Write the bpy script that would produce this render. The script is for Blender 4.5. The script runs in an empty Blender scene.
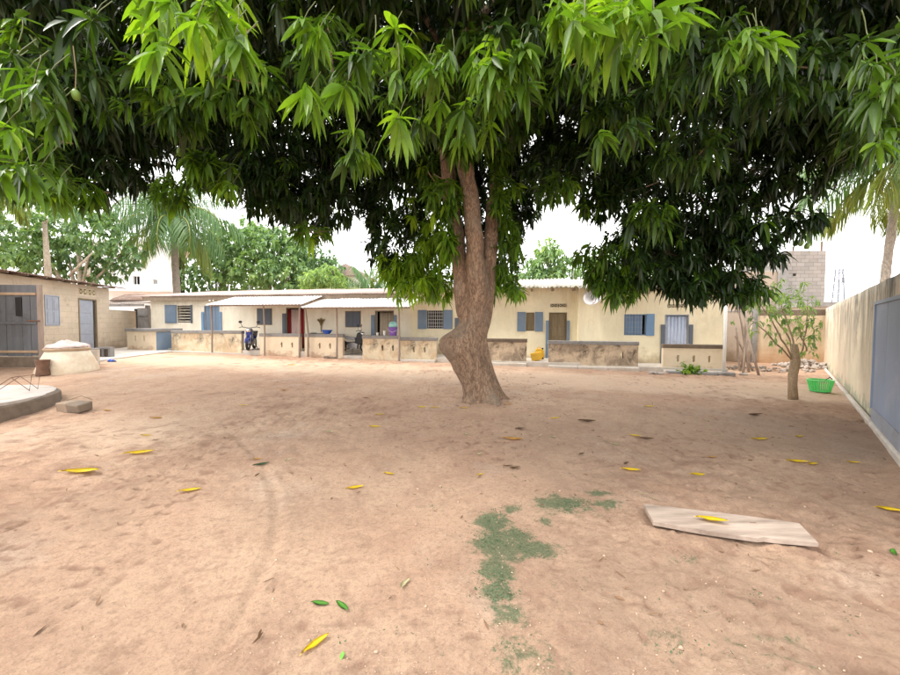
import bpy, bmesh, math, random
import numpy as np
from mathutils import Vector, Matrix, noise as mnoise
random.seed(7); rng = np.random.default_rng(11)
S = bpy.context.scene; COL = S.collection
PI = math.pi; R = math.radians
# ------------------------------------------------------------------ camera, light, exposure
CAM_H = 1.6; FPX = 370.0; PITCH = R(2.0); ROLL = R(0.25)
cam = bpy.data.cameras.new('camera'); cam_o = bpy.data.objects.new('camera', cam); COL.objects.link(cam_o)
cam.sensor_width = 36; cam.lens = 36*FPX/900; cam.clip_start = 0.05; cam.clip_end = 2000
cam_o.matrix_world = Matrix.Translation((0, 0, CAM_H)) @ Matrix.Rotation(PI/2-PITCH, 4, 'X') @ Matrix.Rotation(ROLL, 4, 'Z')
S.camera = cam_o
SUN_EL = R(56); SUN_AZ = R(-96)          # azimuth measured from +Y towards +X: sun stands to the left
W = bpy.data.worlds.new('World'); S.world = W; W.use_nodes = True
nt = W.node_tree; nt.nodes.clear()
out = nt.nodes.new('ShaderNodeOutputWorld'); bg = nt.nodes.new('ShaderNodeBackground')
sky = nt.nodes.new('ShaderNodeTexSky'); sky.sky_type = 'NISHITA'; sky.sun_disc = False
sky.sun_elevation = SUN_EL; sky.sun_rotation = SUN_AZ; sky.dust_density = 3.0
tc = nt.nodes.new('ShaderNodeTexCoord'); nz = nt.nodes.new('ShaderNodeTexNoise'); nz.inputs['Scale'].default_value = 2.2
nz.inputs['Detail'].default_value = 6
rmp = nt.nodes.new('ShaderNodeMapRange'); rmp.inputs[1].default_value = .35; rmp.inputs[2].default_value = .65
rmp.inputs[3].default_value = .72; rmp.inputs[4].default_value = .93
mx = nt.nodes.new('ShaderNodeMix'); mx.data_type = 'RGBA'; mx.inputs[7].default_value = (11.6, 11.35, 11.1, 1)
nt.links.new(tc.outputs['Generated'], nz.inputs['Vector']); nt.links.new(nz.outputs['Fac'], rmp.inputs[0])
nt.links.new(rmp.outputs[0], mx.inputs[0]); nt.links.new(sky.outputs[0], mx.inputs[6])
nt.links.new(mx.outputs[2], bg.inputs['Color']); bg.inputs['Strength'].default_value = 0.12
nt.links.new(bg.outputs[0], out.inputs['Surface'])
sun = bpy.data.lights.new('sun', 'SUN'); sun.energy = 1.5; sun.angle = R(14); sun.color = (1, .95, .88)
sun_o = bpy.data.objects.new('sun', sun); COL.objects.link(sun_o)
sd = Vector((math.sin(SUN_AZ)*math.cos(SUN_EL), math.cos(SUN_AZ)*math.cos(SUN_EL), math.sin(SUN_EL)))
sun_o.rotation_euler = (-sd).to_track_quat('-Z', 'Y').to_euler()
S.view_settings.view_transform = 'Standard'; S.view_settings.look = 'None'; S.view_settings.gamma = 1
S.view_settings.exposure = 1.48
S.cycles.max_bounces = 6; S.cycles.diffuse_bounces = 4; S.cycles.transmission_bounces = 4; S.cycles.transparent_max_bounces = 8

# ------------------------------------------------------------------ survey: from measured photo positions to world
def ray(px, py):
    a = (px-450)/FPX; b = (337.5-py)/FPX
    a2 = a*math.cos(ROLL)-b*math.sin(ROLL); b2 = a*math.sin(ROLL)+b*math.cos(ROLL)
    return Vector((a2, math.cos(PITCH)+b2*math.sin(PITCH), -math.sin(PITCH)+b2*math.cos(PITCH)))
def gz(x, y):
    t = min(max((y-3)/10, 0), 1); t = t*t*(3-2*t)
    return t*min(max(.27-.016*x, .05), .55)
def ground(px, py):
    d = ray(px, py); lo, hi = .5, 200
    for _ in range(50):
        m = (lo+hi)/2
        if CAM_H+d.z*m > gz(d.x*m, d.y*m): lo = m
        else: hi = m
    return Vector((d.x*lo, d.y*lo, gz(d.x*lo, d.y*lo)))
def at(px, py, Y):                       # point at distance Y ahead
    d = ray(px, py); k = Y/d.y
    return Vector((d.x*k, Y, CAM_H+d.z*k))
class Frame:                             # a vertical wall's own axes: s along, n into it
    def __init__(s, o, ang): s.o = Vector((o[0], o[1], 0)); s.a = ang; s.u = Vector((math.cos(ang), math.sin(ang), 0)); s.n = Vector((-math.sin(ang), math.cos(ang), 0))
    def hit(s, px, py, n=0.0):
        d = ray(px, py); c = Vector((0, 0, CAM_H))
        k = (s.o+s.n*n-c).dot(s.n)/d.dot(s.n); p = c+d*k
        return (p-s.o).dot(s.u), p.z
    def w(s, a, n, z=0): return s.o+s.u*a+s.n*n+Vector((0, 0, z))
HF = Frame((0, 12.98), math.atan2(-.1961, .9806))         # long house, n=0 on the porch walls
FN = 1.45                                                 # its front wall
SF = Frame((-14.25, 15.5), math.atan2(.970, -.2416))      # small house on the left
RF = Frame((14.9, 14.7), math.atan2(-.738, -.675))        # boundary wall on the right

# ------------------------------------------------------------------ materials
def srgb(r, g, b):
    f = lambda c: (c/255/12.92) if c/255 < .04045 else ((c/255+.055)/1.055)**2.4
    return (f(r), f(g), f(b), 1)
class NB:
    def __init__(s, name):
        s.m = bpy.data.materials.new(name); s.m.use_nodes = True; s.t = s.m.node_tree; s.N = s.t.nodes; s.N.clear()
        s.out = s.N.new('ShaderNodeOutputMaterial'); s.b = s.N.new('ShaderNodeBsdfPrincipled'); s.l(s.b.outputs[0], s.out.inputs[0])
        s.tc = s.N.new('ShaderNodeTexCoord')
    def l(s, a, b): s.t.links.new(a, b)
    def noise(s, scale, detail=5, rough=.6, vec=None, dist=0, stretch=None):
        n = s.N.new('ShaderNodeTexNoise'); n.inputs['Scale'].default_value = scale; n.inputs['Detail'].default_value = detail
        n.inputs['Roughness'].default_value = rough; n.inputs['Distortion'].default_value = dist
        v = vec or s.tc.outputs['Object']
        if stretch:
            mp = s.N.new('ShaderNodeMapping'); mp.inputs['Scale'].default_value = stretch; s.l(v, mp.inputs[0]); v = mp.outputs[0]
        s.l(v, n.inputs['Vector']); return n.outputs['Fac']
    def rng(s, v, a, b, c=0., d=1.):
        r = s.N.new('ShaderNodeMapRange'); s.l(v, r.inputs[0])
        for i, q in enumerate((a, b, c, d)): r.inputs[i+1].default_value = q
        return r.outputs[0]
    def mix(s, f, a, b, mode='MIX'):
        m = s.N.new('ShaderNodeMix'); m.data_type = 'RGBA'; m.blend_type = mode
        for i, q in ((0, f), (6, a), (7, b)):
            if isinstance(q, (int, float)): m.inputs[i].default_value = q
            elif isinstance(q, tuple): m.inputs[i].default_value = q
            else: s.l(q, m.inputs[i])
        return m.outputs[2]
    def math(s, op, a, b=0.):
        m = s.N.new('ShaderNodeMath'); m.operation = op
        for i, q in ((0, a), (1, b)):
            if isinstance(q, (int, float)): m.inputs[i].default_value = q
            else: s.l(q, m.inputs[i])
        return m.outputs[0]
    def sep(s):
        x = s.N.new('ShaderNodeSeparateXYZ'); s.l(s.tc.outputs['Object'], x.inputs[0]); return x.outputs
    def bump(s, h, strength=.3, dist=.01, prev=None):
        b = s.N.new('ShaderNodeBump'); b.inputs['Strength'].default_value = strength; b.inputs['Distance'].default_value = dist
        s.l(h, b.inputs['Height'])
        if prev is not None: s.l(prev, b.inputs['Normal'])
        s.l(b.outputs[0], s.b.inputs['Normal']); return b.outputs[0]
    def col(s, c):
        if isinstance(c, tuple): s.b.inputs['Base Color'].default_value = c
        else: s.l(c, s.b.inputs['Base Color'])
    def rough(s, r):
        if isinstance(r, float): s.b.inputs['Roughness'].default_value = r
        else: s.l(r, s.b.inputs['Roughness'])
def darker(c, k): return (c[0]*k, c[1]*k, c[2]*k, 1)
def simple(name, c, rough=.7, var=.25, scale=6, metallic=0., bump=.15, dirt=None, dirt_amt=.5, stretch=None):
    n = NB(name); a = n.noise(scale, 6, .65, stretch=stretch); col = n.mix(n.rng(a, .3, .7), darker(c, 1-var), darker(c, 1+var*.6))
    if dirt: col = n.mix(n.rng(n.noise(scale*.45, 8, .7, dist=.6), .52, .68, 0, dirt_amt), col, dirt)
    n.col(col); n.rough(n.rng(a, .2, .8, rough-.1, min(rough+.12, 1.))); n.b.inputs['Metallic'].default_value = metallic
    n.bump(n.noise(scale*9, 4), bump, .004); return n.m
M = {}
def plaster(name, base, stain, amt=.5, low=None, streak=None, lowz=.7, top=None, topz=2.3):
    n = NB(name)
    c = n.mix(n.rng(n.noise(1.3, 6), .3, .7), darker(base, .9), darker(base, 1.06))
    c = n.mix(n.rng(n.noise(3.7, 9, .72, dist=.8), .55, .75, 0, amt), c, stain)
    z = n.sep()[2]
    if low is not None:          # splashed mud and rising moisture along the foot
        e = n.math('ADD', z, n.rng(n.noise(2.6, 7, .7), .2, .8, -.45, .45))
        c = n.mix(n.rng(e, 0.1, lowz, .85, 0), c, low)
    if streak is not None:       # rain streaks running down from the top
        s = n.math('MULTIPLY', n.rng(n.noise(1.6, 9, .8, dist=.7, stretch=(2.0, 2.0, .35)), .42, .58), n.rng(n.noise(.8, 4, .6), .36, .46))
        e = n.math('MULTIPLY', s, n.rng(z, .5, topz, .1, .95))
        c = n.mix(e, c, streak)
    if top is not None:
        e = n.math('ADD', z, n.rng(n.noise(5, 7, .7), .2, .8, -.3, .3))
        c = n.mix(n.rng(e, topz-.2, topz+.2, 0, .7), c, top)
    n.col(c); n.rough(.92)
    b = n.bump(n.noise(4, 6), .25, .02); n.bump(n.noise(55, 5), .35, .004, b); M[name] = n.m
plaster('cream_plaster', srgb(242, 232, 202), srgb(222, 206, 168), .45, streak=srgb(214, 198, 164), topz=4.2, low=srgb(166, 140, 104), lowz=.75)
plaster('pale_cream_plaster', srgb(242, 236, 218), srgb(218, 204, 178), .45, streak=srgb(214, 202, 180), topz=4.2, low=srgb(190, 168, 138), lowz=.85)
plaster('yellow_plaster', srgb(224, 202, 152), srgb(196, 168, 116), .45, low=srgb(170, 140, 100), lowz=.8)
plaster('worn_plaster', srgb(198, 184, 164), srgb(156, 140, 122), .95, low=srgb(126, 116, 104), lowz=1.0)
plaster('peach_plaster', srgb(208, 190, 164), srgb(196, 164, 130), .6, low=srgb(180, 142, 108), lowz=.9, streak=srgb(120, 106, 88), topz=2.2)
plaster('grey_plaster', srgb(168, 154, 140), srgb(140, 124, 110), .6, low=srgb(130, 110, 90))
plaster('boundary_plaster', srgb(220, 206, 182), srgb(212, 176, 134), .85, low=srgb(160, 166, 142), lowz=.24, streak=srgb(92, 86, 76), topz=2.2)
plaster('porch_plaster', srgb(222, 206, 180), srgb(200, 174, 146), .7, low=srgb(180, 148, 122), lowz=.3)
plaster('white_plaster', srgb(232, 232, 234), srgb(196, 196, 194), .4)
def mould(name, base, mold, lo, hi, grey):
    n = NB(name); z = n.sep()[2]
    c = n.mix(n.rng(n.noise(2, 6), .35, .65), darker(base, .82), darker(base, 1.05))
    c = n.mix(n.rng(n.noise(1.7, 5, .6, dist=.7), .46, .56, 0, .85), c, grey)
    f = n.math('MULTIPLY', n.math('MULTIPLY', n.rng(n.noise(4.0, 9, .8, dist=.8, stretch=(1, 1, .6)), .46, .62), n.rng(n.noise(1.3, 3, .5), .4, .55)), n.rng(z, lo, hi))
    c = n.mix(f, c, mold); n.col(c); n.rough(.95); b = n.bump(n.noise(5, 5), .4, .02); n.bump(n.noise(50, 5), .4, .005, b); M[name] = n.m
mould('mouldy_plaster', srgb(208, 188, 162), srgb(58, 50, 44), .15, .5, srgb(146, 130, 112))
mould('patchy_plaster', srgb(222, 208, 180), srgb(84, 74, 64), .25, .6, srgb(196, 172, 140))
_m = M['worn_plaster'].node_tree; _b = next(x for x in _m.nodes if x.type == 'BSDF_PRINCIPLED'); _br = _m.nodes.new('ShaderNodeTexBrick'); _mp = _m.nodes.new('ShaderNodeMapping'); _mp.inputs['Rotation'].default_value = (PI/2, 0, 0)
_m.links.new(next(x for x in _m.nodes if x.type == 'TEX_COORD').outputs['Object'], _mp.inputs[0]); _m.links.new(_mp.outputs[0], _br.inputs['Vector']); _br.inputs['Scale'].default_value = 1; _br.inputs['Brick Width'].default_value = .42; _br.inputs['Row Height'].default_value = .2; _br.inputs['Mortar Size'].default_value = .01; _br.inputs['Mortar Smooth'].default_value = .6
_src = _b.inputs['Base Color'].links[0].from_socket; _mx = _m.nodes.new('ShaderNodeMix'); _mx.data_type = 'RGBA'; _mx.blend_type = 'MULTIPLY'; _mx.inputs[0].default_value = .55; _br.inputs['Color1'].default_value = (1, .97, .94, 1); _br.inputs['Color2'].default_value = (.8, .78, .76, 1); _br.inputs['Mortar'].default_value = (.62, .58, .54, 1)
_m.links.new(_src, _mx.inputs[6]); _m.links.new(_br.outputs['Color'], _mx.inputs[7]); _m.links.new(_mx.outputs[2], _b.inputs['Base Color'])
M['cement'] = simple('cement', srgb(140, 138, 136), .92, .22, 5, dirt=srgb(90, 84, 80), dirt_amt=.6, bump=.4)
M['pale_cement'] = simple('pale_cement', srgb(196, 188, 178), .9, .15, 4, dirt=srgb(160, 140, 120), bump=.35)
M['dark_cement'] = simple('dark_cement', srgb(112, 98, 84), .95, .3, 5, dirt=srgb(80, 66, 54), bump=.5)
M['gate_blue'] = simple('gate_blue', srgb(142, 156, 180), .6, .16, 1.6, dirt=srgb(184, 184, 188), dirt_amt=.6, stretch=(1, 1, .4))
M['blue_paint'] = simple('blue_paint', srgb(114, 134, 156), .6, .14, 3, dirt=srgb(148, 150, 156), dirt_amt=.4, stretch=(1, 1, .5))
M['bright_blue_paint'] = simple('bright_blue_paint', srgb(112, 144, 178), .6, .12, 3, dirt=srgb(120, 124, 136), dirt_amt=.3)
M['slate_paint'] = simple('slate_paint', srgb(96, 104, 116), .65, .14, 4, dirt=srgb(86, 86, 92), dirt_amt=.4)
M['lilac_paint'] = simple('lilac_paint', srgb(152, 158, 170), .7, .14, 4, dirt=srgb(140, 132, 132), dirt_amt=.5)
M['brown_wood'] = simple('brown_wood', srgb(134, 118, 92), .75, .3, 5, stretch=(4, 4, .5), bump=.4)
M['grey_wood'] = simple('grey_wood', srgb(146, 130, 112), .85, .3, 6, stretch=(4, 4, .4), bump=.5)
M['pole_wood'] = simple('pole_wood', srgb(150, 134, 122), .85, .25, 6, stretch=(3, 3, .4), bump=.4)
M['dark_board'] = simple('dark_board', srgb(98, 100, 104), .75, .25, 3, dirt=srgb(70, 66, 64), dirt_amt=.6, stretch=(3, 3, .4), bump=.3)
M['tan_rail'] = simple('tan_rail', srgb(166, 142, 116), .8, .2, 5, bump=.4)
M['black'] = simple('black', (.012, .012, .014, 1), .5, .3)
M['interior_shade'] = simple('interior_shade', (.03, .028, .026, 1), .95, .3)  # near-black colour painted on inner walls to stand for unlit interiors
M['louvre'] = simple('louvre', srgb(196, 188, 172), .5, .1)
M['steel'] = simple('steel', srgb(150, 150, 152), .4, .15, metallic=.8)
M['chrome'] = simple('chrome', (.6, .6, .62, 1), .2, .05, metallic=1.)
M['rust'] = simple('rust', srgb(112, 84, 68), .9, .35, 8, bump=.4)
M['zinc'] = simple('zinc', srgb(214, 212, 212), .55, .08, 3, metallic=.25, dirt=srgb(186, 172, 164), dirt_amt=.5, bump=.1)
M['pink_zinc'] = simple('pink_zinc', srgb(168, 148, 140), .75, .2, 3, dirt=srgb(132, 98, 84), dirt_amt=.8, bump=.2)
M['asbestos'] = simple('asbestos', srgb(176, 168, 160), .9, .2, 4, dirt=srgb(124, 112, 100), dirt_amt=.6, bump=.3)
M['rusty_zinc'] = simple('rusty_zinc', srgb(136, 116, 104), .85, .3, 4, dirt=srgb(100, 66, 48), dirt_amt=.7, bump=.3)
M['white_paint'] = simple('white_paint', srgb(224, 224, 222), .5, .08, 4, dirt=srgb(180, 170, 158), dirt_amt=.4)
M['dish'] = simple('dish', srgb(206, 204, 206), .5, .08, 4, dirt=srgb(160, 140, 130), dirt_amt=.5)
M['red_cloth'] = simple('red_cloth', srgb(150, 36, 40), .9, .2, 8)
M['pink_cloth'] = simple('pink_cloth', srgb(206, 184, 178), .95, .12, 5, bump=.3)
M['beige_cloth'] = simple('beige_cloth', srgb(176, 164, 146), .95, .12, 8)
M['blue_cloth'] = simple('blue_cloth', srgb(196, 206, 226), .95, .1, 8)
M['yellow_plastic'] = simple('yellow_plastic', srgb(226, 178, 44), .45, .12, 8, dirt=srgb(170, 120, 50), dirt_amt=.4)
M['purple_plastic'] = simple('purple_plastic', srgb(116, 82, 170), .4, .08)
M['teal_plastic'] = simple('teal_plastic', srgb(150, 206, 204), .4, .08)
M['blue_plastic'] = simple('blue_plastic', srgb(40, 84, 180), .4, .08)
M['white_plastic'] = simple('white_plastic', srgb(226, 226, 224), .4, .06)
M['motor_blue'] = simple('motor_blue', srgb(34, 52, 140), .3, .1)
M['rubber'] = simple('rubber', (.02, .02, .02, 1), .85, .2, 20, bump=.5)
M['seat_grey'] = simple('seat_grey', srgb(170, 172, 180), .7, .1)
M['mirror'] = simple('mirror', (.7, .7, .72, 1), .08, .02, metallic=1.)
M['straw'] = simple('straw', srgb(134, 112, 74), .95, .3, 14, bump=.6)
M['stone'] = simple('stone', srgb(170, 160, 152), .95, .35, 5, bump=.6)
M['board_wood'] = (lambda n: (n.col(n.mix(n.rng(n.noise(3, 7, .7, stretch=(.35, 3, 1)), .35, .7), srgb(122, 106, 94), srgb(180, 164, 150))), n.rough(.9),
                   n.bump(n.noise(9, 6, .7, stretch=(.5, 6, 1)), .6, .006), n.m)[-1])(NB('board_wood'))
M['green_twig'] = simple('green_twig', srgb(84, 92, 48), .7, .2, 8)
M['mango'] = simple('mango', srgb(96, 124, 48), .45, .2, 8)
def block_mat():                  # far blockwork, courses too fine to pick apart
    n = NB('grey_blockwork'); br = n.N.new('ShaderNodeTexBrick'); mp = n.N.new('ShaderNodeMapping'); mp.inputs['Rotation'].default_value = (PI/2, 0, 0)
    n.l(n.tc.outputs['Object'], mp.inputs[0]); n.l(mp.outputs[0], br.inputs['Vector']); br.inputs['Scale'].default_value = 1
    br.inputs['Brick Width'].default_value = .42; br.inputs['Row Height'].default_value = .2; br.inputs['Mortar Size'].default_value = .014
    br.inputs['Color1'].default_value = srgb(150, 146, 142); br.inputs['Color2'].default_value = srgb(134, 130, 126); br.inputs['Mortar'].default_value = srgb(112, 108, 104)
    n.col(n.mix(n.rng(n.noise(1.5, 6), .4, .7, 0, .5), br.outputs['Color'], srgb(156, 148, 140))); n.rough(.95); n.bump(br.outputs['Fac'], -.5, .01); return n.m
M['blockwork'] = block_mat()
def bark(name, a, b, dark, sc=1.):
    n = NB(name); v = n.noise(5*sc, 9, .7, dist=.5, stretch=(1.6, 1.6, .6))
    c = n.mix(n.rng(v, .3, .7), a, b)
    vo = n.N.new('ShaderNodeTexVoronoi'); vo.feature = 'DISTANCE_TO_EDGE'; vo.inputs['Scale'].default_value = 15*sc
    mp = n.N.new('ShaderNodeMapping'); mp.inputs['Scale'].default_value = (1.5, 1.5, .5); n.l(n.tc.outputs['Object'], mp.inputs[0])
    nn = n.N.new('ShaderNodeTexNoise'); nn.inputs['Scale'].default_value = 9; nn.inputs['Detail'].default_value = 5; n.l(mp.outputs[0], nn.inputs[0])
    dv = n.mix(.22, mp.outputs[0], nn.outputs['Color']); n.l(dv, vo.inputs['Vector'])
    cr = n.rng(vo.outputs['Distance'], 0, .16)
    c = n.mix(cr, n.mix(.6, c, dark), c)
    c = n.mix(n.rng(n.noise(7*sc, 10, .85, stretch=(2.2, 2.2, .35)), .5, .7, 0, .22), c, dark)
    c = n.mix(n.rng(n.noise(1.4, 5), .52, .68, 0, .5), c, srgb(132, 122, 108))
    n.col(c); n.rough(.93); b1 = n.bump(cr, .55, .02); n.bump(n.noise(28, 7, .75), .6, .012, b1); M[name] = n.m
bark('mango_bark', srgb(116, 92, 74), srgb(162, 136, 112), srgb(56, 42, 34))
bark('pale_bark', srgb(164, 150, 130), srgb(190, 176, 156), srgb(110, 96, 80))
bark('young_bark', srgb(164, 142, 114), srgb(190, 168, 138), srgb(120, 98, 76), 2)
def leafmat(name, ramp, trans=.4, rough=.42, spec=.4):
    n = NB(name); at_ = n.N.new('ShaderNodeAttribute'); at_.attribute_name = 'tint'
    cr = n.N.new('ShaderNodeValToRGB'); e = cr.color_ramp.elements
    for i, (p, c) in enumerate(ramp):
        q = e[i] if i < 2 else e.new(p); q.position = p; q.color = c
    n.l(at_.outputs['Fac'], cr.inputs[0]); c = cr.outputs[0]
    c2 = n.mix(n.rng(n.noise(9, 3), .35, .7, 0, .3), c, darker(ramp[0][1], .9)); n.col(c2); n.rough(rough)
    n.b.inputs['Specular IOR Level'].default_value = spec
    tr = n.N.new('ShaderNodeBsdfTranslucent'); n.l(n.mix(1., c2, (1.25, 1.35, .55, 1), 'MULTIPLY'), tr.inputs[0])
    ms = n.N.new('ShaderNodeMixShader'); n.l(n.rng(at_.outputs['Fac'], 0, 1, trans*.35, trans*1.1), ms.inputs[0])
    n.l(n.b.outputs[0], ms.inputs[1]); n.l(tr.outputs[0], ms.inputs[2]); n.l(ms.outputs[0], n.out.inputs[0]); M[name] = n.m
leafmat('mango_leaf', [(0, (.010, .022, .007, 1)), (1, (.30, .46, .03, 1)), (.35, (.030, .068, .010, 1)), (.7, (.13, .26, .018, 1))], .5)  # ramp covers leaf age plus painted crown shade and lit clumps
leafmat('tree_leaf', [(0, (.09, .17, .08, 1)), (1, (.38, .50, .20, 1)), (.5, (.20, .32, .14, 1))], .45, .6, .25)
leafmat('palm_leaf', [(0, (.06, .12, .05, 1)), (1, (.38, .40, .10, 1)), (.5, (.13, .24, .09, 1))], .35, .5, .3)
M['yellow_leaf'] = simple('yellow_leaf', srgb(232, 204, 30), .5, .14, 30, dirt=srgb(190, 140, 30), dirt_amt=.6)
M['orange_leaf'] = simple('orange_leaf', srgb(206, 158, 78), .6, .2, 30)
M['green_leaf'] = simple('green_leaf', srgb(88, 150, 48), .5, .2, 30)
M['dark_green_leaf'] = simple('dark_green_leaf', srgb(58, 88, 46), .5, .2, 30)
M['pale_leaf'] = simple('pale_leaf', srgb(196, 190, 150), .6, .15, 30)
M['brown_leaf'] = simple('brown_leaf', srgb(112, 84, 60), .8, .3, 30)
def ground_mat():
    n = NB('sandy_earth')
    big = n.noise(.28, 7, .62, dist=.4); mid = n.noise(1.9, 12, .8, dist=.5); fine = n.noise(26, 8, .75); grain = n.noise(170, 4, .7)
    c = n.mix(n.rng(big, .35, .68), srgb(206, 176, 150), srgb(178, 142, 118))
    c = n.mix(n.rng(mid, .47, .66, 0, .7), c, srgb(160, 126, 106))
    c = n.mix(n.rng(n.noise(.7, 6, .6), .55, .75, 0, .6), c, srgb(204, 188, 172))
    c = n.mix(n.rng(n.noise(6.5, 12, .85, dist=.6), .53, .64, 0, .5), c, srgb(146, 116, 98))
    c = n.mix(n.rng(fine, .50, .66, 0, .5), c, srgb(130, 102, 86))
    c = n.mix(n.rng(grain, .52, .72, 0, .45), c, srgb(216, 196, 176))
    crumb = n.noise(75, 7, .85, dist=.4); c = n.mix(n.rng(crumb, .52, .66, 0, .55), c, srgb(96, 74, 60))
    a = n.N.new('ShaderNodeAttribute'); a.attribute_name = 'mask'; sp = n.N.new('ShaderNodeSeparateColor'); n.l(a.outputs['Color'], sp.inputs[0])
    # darker grey-brown soil under the crown, with a noisy edge
    d = n.math('ADD', sp.outputs[1], n.rng(n.noise(2.0, 8, .7), .2, .8, -.35, .35))
    c = n.mix(n.rng(d, .35, .75, 0, .42), c, srgb(148, 126, 108))
    p = n.math('ADD', sp.outputs[2], n.rng(n.noise(1.5, 8, .7), .2, .8, -.4, .4))
    c = n.mix(n.rng(p, .4, .8, 0, .5), c, srgb(228, 202, 176))
    a2 = n.N.new('ShaderNodeAttribute'); a2.attribute_name = 'soil'
    c = n.mix(n.rng(n.math('ADD', a2.outputs['Fac'], n.rng(n.noise(30, 8, .8), .3, .7, -.22, .22)), .2, .8, 0, .55), c, srgb(144, 112, 94))
    m = n.math('ADD', sp.outputs[0], n.rng(n.noise(9, 10, .85, dist=.4), .25, .75, -.8, .8))
    mc = n.mix(n.rng(n.noise(60, 5, .7), .35, .65), srgb(62, 84, 60), srgb(108, 128, 94))
    c = n.mix(n.rng(m, .40, .72, 0, .8), c, mc)
    n.col(c); n.rough(.97); n.b.inputs['Specular IOR Level'].default_value = .15
    b = n.bump(n.noise(9, 9, .75), .7, .05); b = n.bump(n.noise(34, 9, .8), 1., .03, b); b = n.bump(crumb, .8, .008, b); n.bump(grain, .5, .004, b)
    return n.m
M['ground'] = ground_mat()

# ------------------------------------------------------------------ object helpers
def link(o, parent=None):
    COL.objects.link(o)
    if parent is not None: o.parent = parent
    return o
def tag(o, label=None, cat=None, group=None, kind=None):
    if label: o['label'] = label
    if cat: o['category'] = cat
    if group: o['group'] = group
    if kind: o['kind'] = kind
    return o
def thing(name, label, cat, loc=(0, 0, 0), rz=0., group=None):
    o = bpy.data.objects.new(name, None); o.empty_display_size = .2; o.location = loc; o.rotation_euler = (0, 0, rz); link(o)
    return tag(o, label, cat, group)
class MB:
    def __init__(s): s.bm = bmesh.new()
    def _x(s, vs, m):
        if m is not None: bmesh.ops.transform(s.bm, matrix=m, verts=vs)
    def box(s, x0, x1, y0, y1, z0, z1, bev=0., m=None):
        r = bmesh.ops.create_cube(s.bm, size=1); vs = r['verts']
        for v in vs: v.co = Vector(((x0+x1)/2+v.co.x*(x1-x0), (y0+y1)/2+v.co.y*(y1-y0), (z0+z1)/2+v.co.z*(z1-z0)))
        if bev:
            es = list({e for v in vs for e in v.link_edges}); g = bmesh.ops.bevel(s.bm, geom=es, offset=bev, segments=1, affect='EDGES'); vs = list({v for f in g['faces'] for v in f.verts})
        s._x(vs, m); return s
    def tube(s, pts, rad, n=8, cap=True):
        pts = [Vector(p) for p in pts]; rad = [rad]*len(pts) if isinstance(rad, (int, float)) else rad
        rings = []; up = Vector((0, 0, 1))
        for i, p in enumerate(pts):
            t = (pts[min(i+1, len(pts)-1)]-pts[max(i-1, 0)]).normalized()
            a = t.cross(up) if abs(t.z) < .95 else t.cross(Vector((1, 0, 0)) if i == 0 or abs(t.z) > .95 else up); a.normalize(); b = t.cross(a)
            rings.append([s.bm.verts.new(p+(a*math.cos(2*PI*k/n)+b*math.sin(2*PI*k/n))*rad[i]) for k in range(n)])
        for i in range(len(rings)-1):
            for k in range(n): s.bm.faces.new((rings[i][k], rings[i][(k+1) % n], rings[i+1][(k+1) % n], rings[i+1][k]))
        if cap: s.bm.faces.new(rings[0][::-1]); s.bm.faces.new(rings[-1])
        return s
    def lathe(s, prof, n=20, c=(0, 0, 0), m=None, cap=True):
        vs = []; rings = []
        for r, z in prof:
            rings.append([s.bm.verts.new((c[0]+r*math.cos(2*PI*k/n), c[1]+r*math.sin(2*PI*k/n), c[2]+z)) for k in range(n)]); vs += rings[-1]
        for i in range(len(rings)-1):
            for k in range(n): s.bm.faces.new((rings[i][k], rings[i][(k+1) % n], rings[i+1][(k+1) % n], rings[i+1][k]))
        if cap: s.bm.faces.new(rings[0][::-1]); s.bm.faces.new(rings[-1])
        s._x(vs, m); return s
    def torus(s, R_, r, n=24, k=8, m=None):
        vs = []; rings = []
        for i in range(n):
            a = 2*PI*i/n; rings.append([s.bm.verts.new(((R_+r*math.cos(2*PI*j/k))*math.cos(a), (R_+r*math.cos(2*PI*j/k))*math.sin(a), r*math.sin(2*PI*j/k))) for j in range(k)]); vs += rings[-1]
        for i in range(n):
            for j in range(k): s.bm.faces.new((rings[i][j], rings[(i+1) % n][j], rings[(i+1) % n][(j+1) % k], rings[i][(j+1) % k]))
        s._x(vs, m); return s
    def poly(s, pts, faces):
        v = [s.bm.verts.new(p) for p in pts]
        for f in faces: s.bm.faces.new([v[i] for i in f])
        return s
    def prism(s, outline, z0, z1, m=None):
        a = [s.bm.verts.new((x, y, z0)) for x, y in outline]; b = [s.bm.verts.new((x, y, z1)) for x, y in outline]; n = len(a)
        s.bm.faces.new(a[::-1]); s.bm.faces.new(b)
        for i in range(n): s.bm.faces.new((a[i], a[(i+1) % n], b[(i+1) % n], b[i]))
        s._x(a+b, m); return s
    def wobble(s, amp, sc=3., seed=0):
        for v in s.bm.verts: v.co += mnoise.noise_vector(v.co*sc+Vector((seed, seed*2, 0)))*amp
        return s
    def mesh(s, name, mat, smooth=False):
        bmesh.ops.recalc_face_normals(s.bm, faces=s.bm.faces); me = bpy.data.meshes.new(name); s.bm.to_mesh(me); s.bm.free()
        if smooth: me.polygons.foreach_set('use_smooth', [True]*len(me.polygons))
        me.materials.append(M[mat] if isinstance(mat, str) else mat); return me
    def build(s, name, mat, parent=None, smooth=False, label=None, loc=None):
        o = bpy.data.objects.new(name, s.mesh(name, mat, smooth)); link(o, parent)
        if loc is not None: o.location = loc
        if label: o['label'] = label
        return o
def inst(name, me, parent, loc=(0, 0, 0), rot=(0, 0, 0), sc=(1, 1, 1)):
    o = bpy.data.objects.new(name, me); o.location = loc; o.rotation_euler = rot; o.scale = sc; return link(o, parent)
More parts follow.
